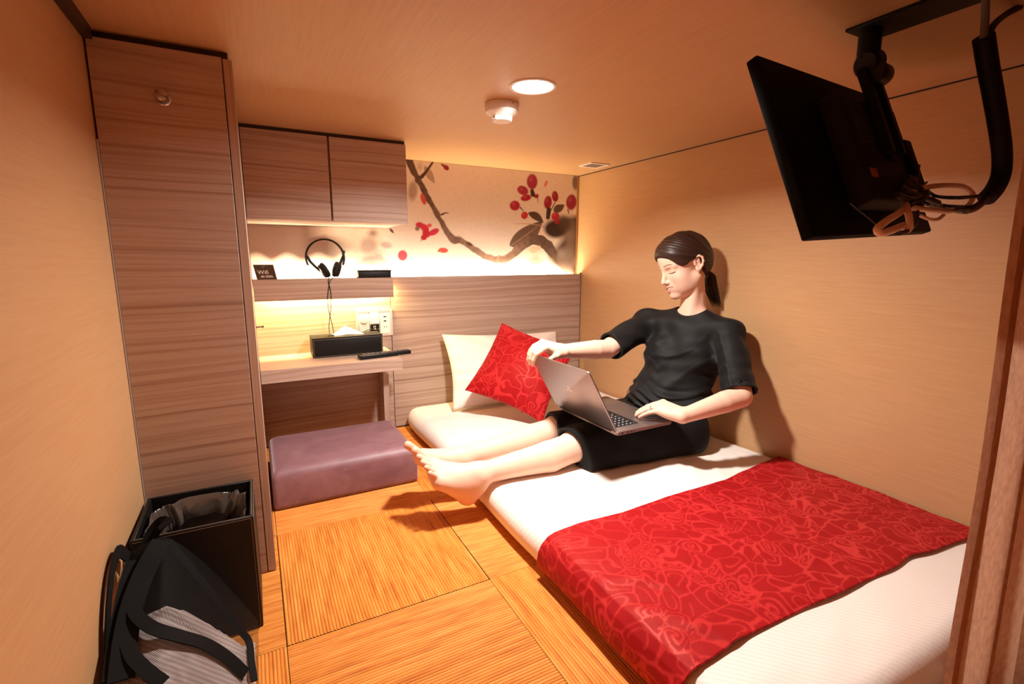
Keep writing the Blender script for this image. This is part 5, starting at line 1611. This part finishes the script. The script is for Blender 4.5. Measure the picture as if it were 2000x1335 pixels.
for k in range(46):
    a = rp.uniform(0, 2 * np.pi); r = math.sqrt(rp.uniform(0, 1))
    o = r * (math.cos(a) * LAT + math.sin(a) * V3(0, 0, 0.5))
    o2 = r * (math.cos(a) * nrm(V3(0.35, -0.93, 0)) + math.sin(a) * nrm(V3(0.93, 0.35, 0)) * 0.45)
    L_ = rp.uniform(0.8, 1.12)
    p0 = tie0 + o * 0.008
    p1 = tie0 + V3(0.020, -0.010, -0.020) + o2 * 0.016
    p2 = tie0 + (end - tie0) * 0.5 * L_ + o2 * 0.026
    p3 = tie0 + (end - tie0) * L_ + o2 * 0.020 + V3(0, 0, -0.012)
    pts = spline([np.minimum(p, (-0.006, 9, 9)) for p in (p0, p1, p2, p3)], 5)
    bm_tube(bm, pts, np.interp(np.linspace(0, 1, len(pts)), (0, 0.3, 0.7, 1), (0.0036, 0.0052, 0.0046, 0.0006)) * rp.uniform(0.7, 1.1), 6)
link('ponytail', finish(bm, 'ponytail', 80), plain('brown_hair_tail', lin(44, 26, 19), 0.42, Specular_IOR_Level=0.4), per)
lathe('hair_tie', [(0.0085, -0.006), (0.0125, -0.004), (0.0125, 0.004), (0.0085, 0.006)], plain('black_elastic', lin(16, 14, 14), 0.7), per, 20,
      Matrix.Translation(tie0) @ Vector(tdir).to_track_quat('Z', 'Y').to_matrix().to_4x4())
ep = hd(-0.005, 0.0785, -0.0285)
lathe('earring', [(0, -0.003), (0.0026, -0.0015), (0.003, 0), (0.0026, 0.0015), (0, 0.003)], plain('pearl', lin(236, 220, 206), 0.2), per, 12, Matrix.Translation(ep))
rg = tipsL['ring']; rc_ = rg[0] + (rg[1] - rg[0]) * 0.62
lathe('finger_ring', [(0.0084, -0.0012), (0.0100, -0.0012), (0.0100, 0.0012), (0.0084, 0.0012)], M_chrome, per, 24,
      Matrix.Translation(rc_) @ Vector(rg[1] - rg[0]).to_track_quat('Z', 'Y').to_matrix().to_4x4())

# ================================================================== laptop on her lap
lp = thing('laptop', 'open grey metal laptop resting on the woman in black', 'laptop', (0, 0, 0))
M_alu = plain('space_grey_metal', lin(150, 140, 138), 0.36, 0.85)
M_alud = plain('space_grey_deck', lin(128, 118, 116), 0.42, 0.8)
hz = 0.2530
A_, B_ = V3(-0.650, -1.166, hz), V3(-0.655, -0.811, hz)       # hinge line, near end and far end
ydir = nrm(B_ - A_); xdir = nrm(np.cross(ydir, V3(0, 0, 1)))     # towards her
LM = Matrix.Translation(A_) @ Matrix((xdir, ydir, (0, 0, 1))).transposed().to_4x4()
WD, DP = 0.3557, 0.2481
def slab(name, w, d, z0, z1, mat, r, parent, mtx, bev=0.0012):
    """rounded-corner plate, x along depth, y along width"""
    bm = bmesh.new()
    o = []
    for (cx, cy, a0) in ((d - r, w - r, 0), (r, w - r, 90), (r, r, 180), (d - r, r, 270)):
        for k in range(7):
            a = math.radians(a0 + 15 * k); o.append((cx + r * math.cos(a), cy + r * math.sin(a)))
    rings = []
    cxx, cyy = d / 2, w / 2
    for ins, z in ((bev, z0), (0, z0 + bev), (0, z1 - bev), (bev, z1)):
        rings.append([bm.verts.new((cxx + (x - cxx) * (1 - ins * 2 / d), cyy + (y - cyy) * (1 - ins * 2 / w), z)) for x, y in o])
    for a, b in zip(rings, rings[1:]):
        for k in range(len(o)):
            bm.faces.new((a[k], a[(k + 1) % len(o)], b[(k + 1) % len(o)], b[k]))
    bm.faces.new(rings[0][::-1]); bm.faces.new(rings[-1])
    bmesh.ops.transform(bm, matrix=mtx, verts=bm.verts[:])
    return link(name, finish(bm, name, 40), mat, parent)
base = slab('base', WD, DP, -0.0010, 0.0108, M_alu, 0.011, lp, LM)
box('keyboard_well', (0.022, 0.040, 0.0106), (0.128, WD - 0.040, 0.0112), M_blackm, base, mtx=LM)
KEY = plain('black_key', lin(18, 18, 20), 0.5)
LEG = plain('key_legend', lin(206, 214, 232), 0.5)
rk = random.Random(3)
for r in range(6):
    nk = 14 if r < 5 else 10
    for k in range(nk):
        y0 = 0.042 + k * (WD - 0.084) / nk; x0 = 0.0235 + r * 0.0174
        ky = box('key', (x0, y0, 0.0110), (x0 + 0.0155, y0 + (WD - 0.084) / nk - 0.0022, 0.0124), KEY, base, 0.0008, 1, LM)
        if r < 5: box('key_legend', (x0 + 0.0055, y0 + 0.0055, 0.0123), (x0 + 0.0095, y0 + 0.0095, 0.0126), LEG, base, mtx=LM)
box('trackpad', (0.140, WD / 2 - 0.080, 0.0106), (0.240, WD / 2 + 0.080, 0.0110), M_alud, base, mtx=LM)
for x0, x1 in ((0.016, 0.026), (0.040, 0.050), (0.056, 0.066), (0.074, 0.078)):
    box('port', (x0, -0.0004, 0.0034), (x1, 0.0012, 0.0066), M_gap, base, mtx=LM)
# lid leaning back from the hinge
top = V3(-0.763, -1.166, 0.466)
ld_d = nrm(top - V3(-0.650, -1.166, hz + 0.011))
ln_ = np.cross(ld_d, ydir)
LIDM = Matrix.Translation(A_ + V3(0, 0, 0.0115)) @ Matrix((ld_d, ydir, ln_)).transposed().to_4x4()
zs = (0.0, 0.0045) 
lid = slab('lid', WD, 0.2440, -0.0025, 0.0025, M_alu, 0.011, lp, LIDM, 0.0008)
sgn = 1.0 if (ln_ @ xdir) > 0 else -1.0     # side of the lid that faces her
box('display', (0.006, 0.004, min(sgn * 0.0024, sgn * 0.0029)), (0.240, WD - 0.004, max(sgn * 0.0024, sgn * 0.0029)), plain('display_glass', lin(12, 12, 14), 0.12), lid, mtx=LIDM)
tube('hinge', [tuple(A_ + ydir * 0.03 + V3(0, 0, 0.0105)), tuple(A_ + ydir * (WD - 0.03) + V3(0, 0, 0.0105))], 0.0045, M_black, lp, 12)
# plain polished emblem on the lid back: three small facets
bm = bmesh.new()
for (x0, y0, x1, y1, a) in ((0.118, 0.186, 0.124, 0.198, 0.5), (0.118, 0.168, 0.125, 0.180, -0.5), (0.130, 0.176, 0.142, 0.184, 0.0)):
    cx, cy = (x0 + x1) / 2, (y0 + y1) / 2
    mm = LIDM @ Matrix.Translation((cx, cy, -sgn * 0.0026)) @ Matrix.Rotation(a, 4, 'Z')
    bm_box(bm, (-(x1 - x0) / 2, -(y1 - y0) / 2, -0.0002), ((x1 - x0) / 2, (y1 - y0) / 2, 0.0002), mtx=mm)
link('lid_emblem', finish(bm, 'lid_emblem'), plain('polished_emblem', lin(190, 182, 176), 0.3, 0.7), lid)
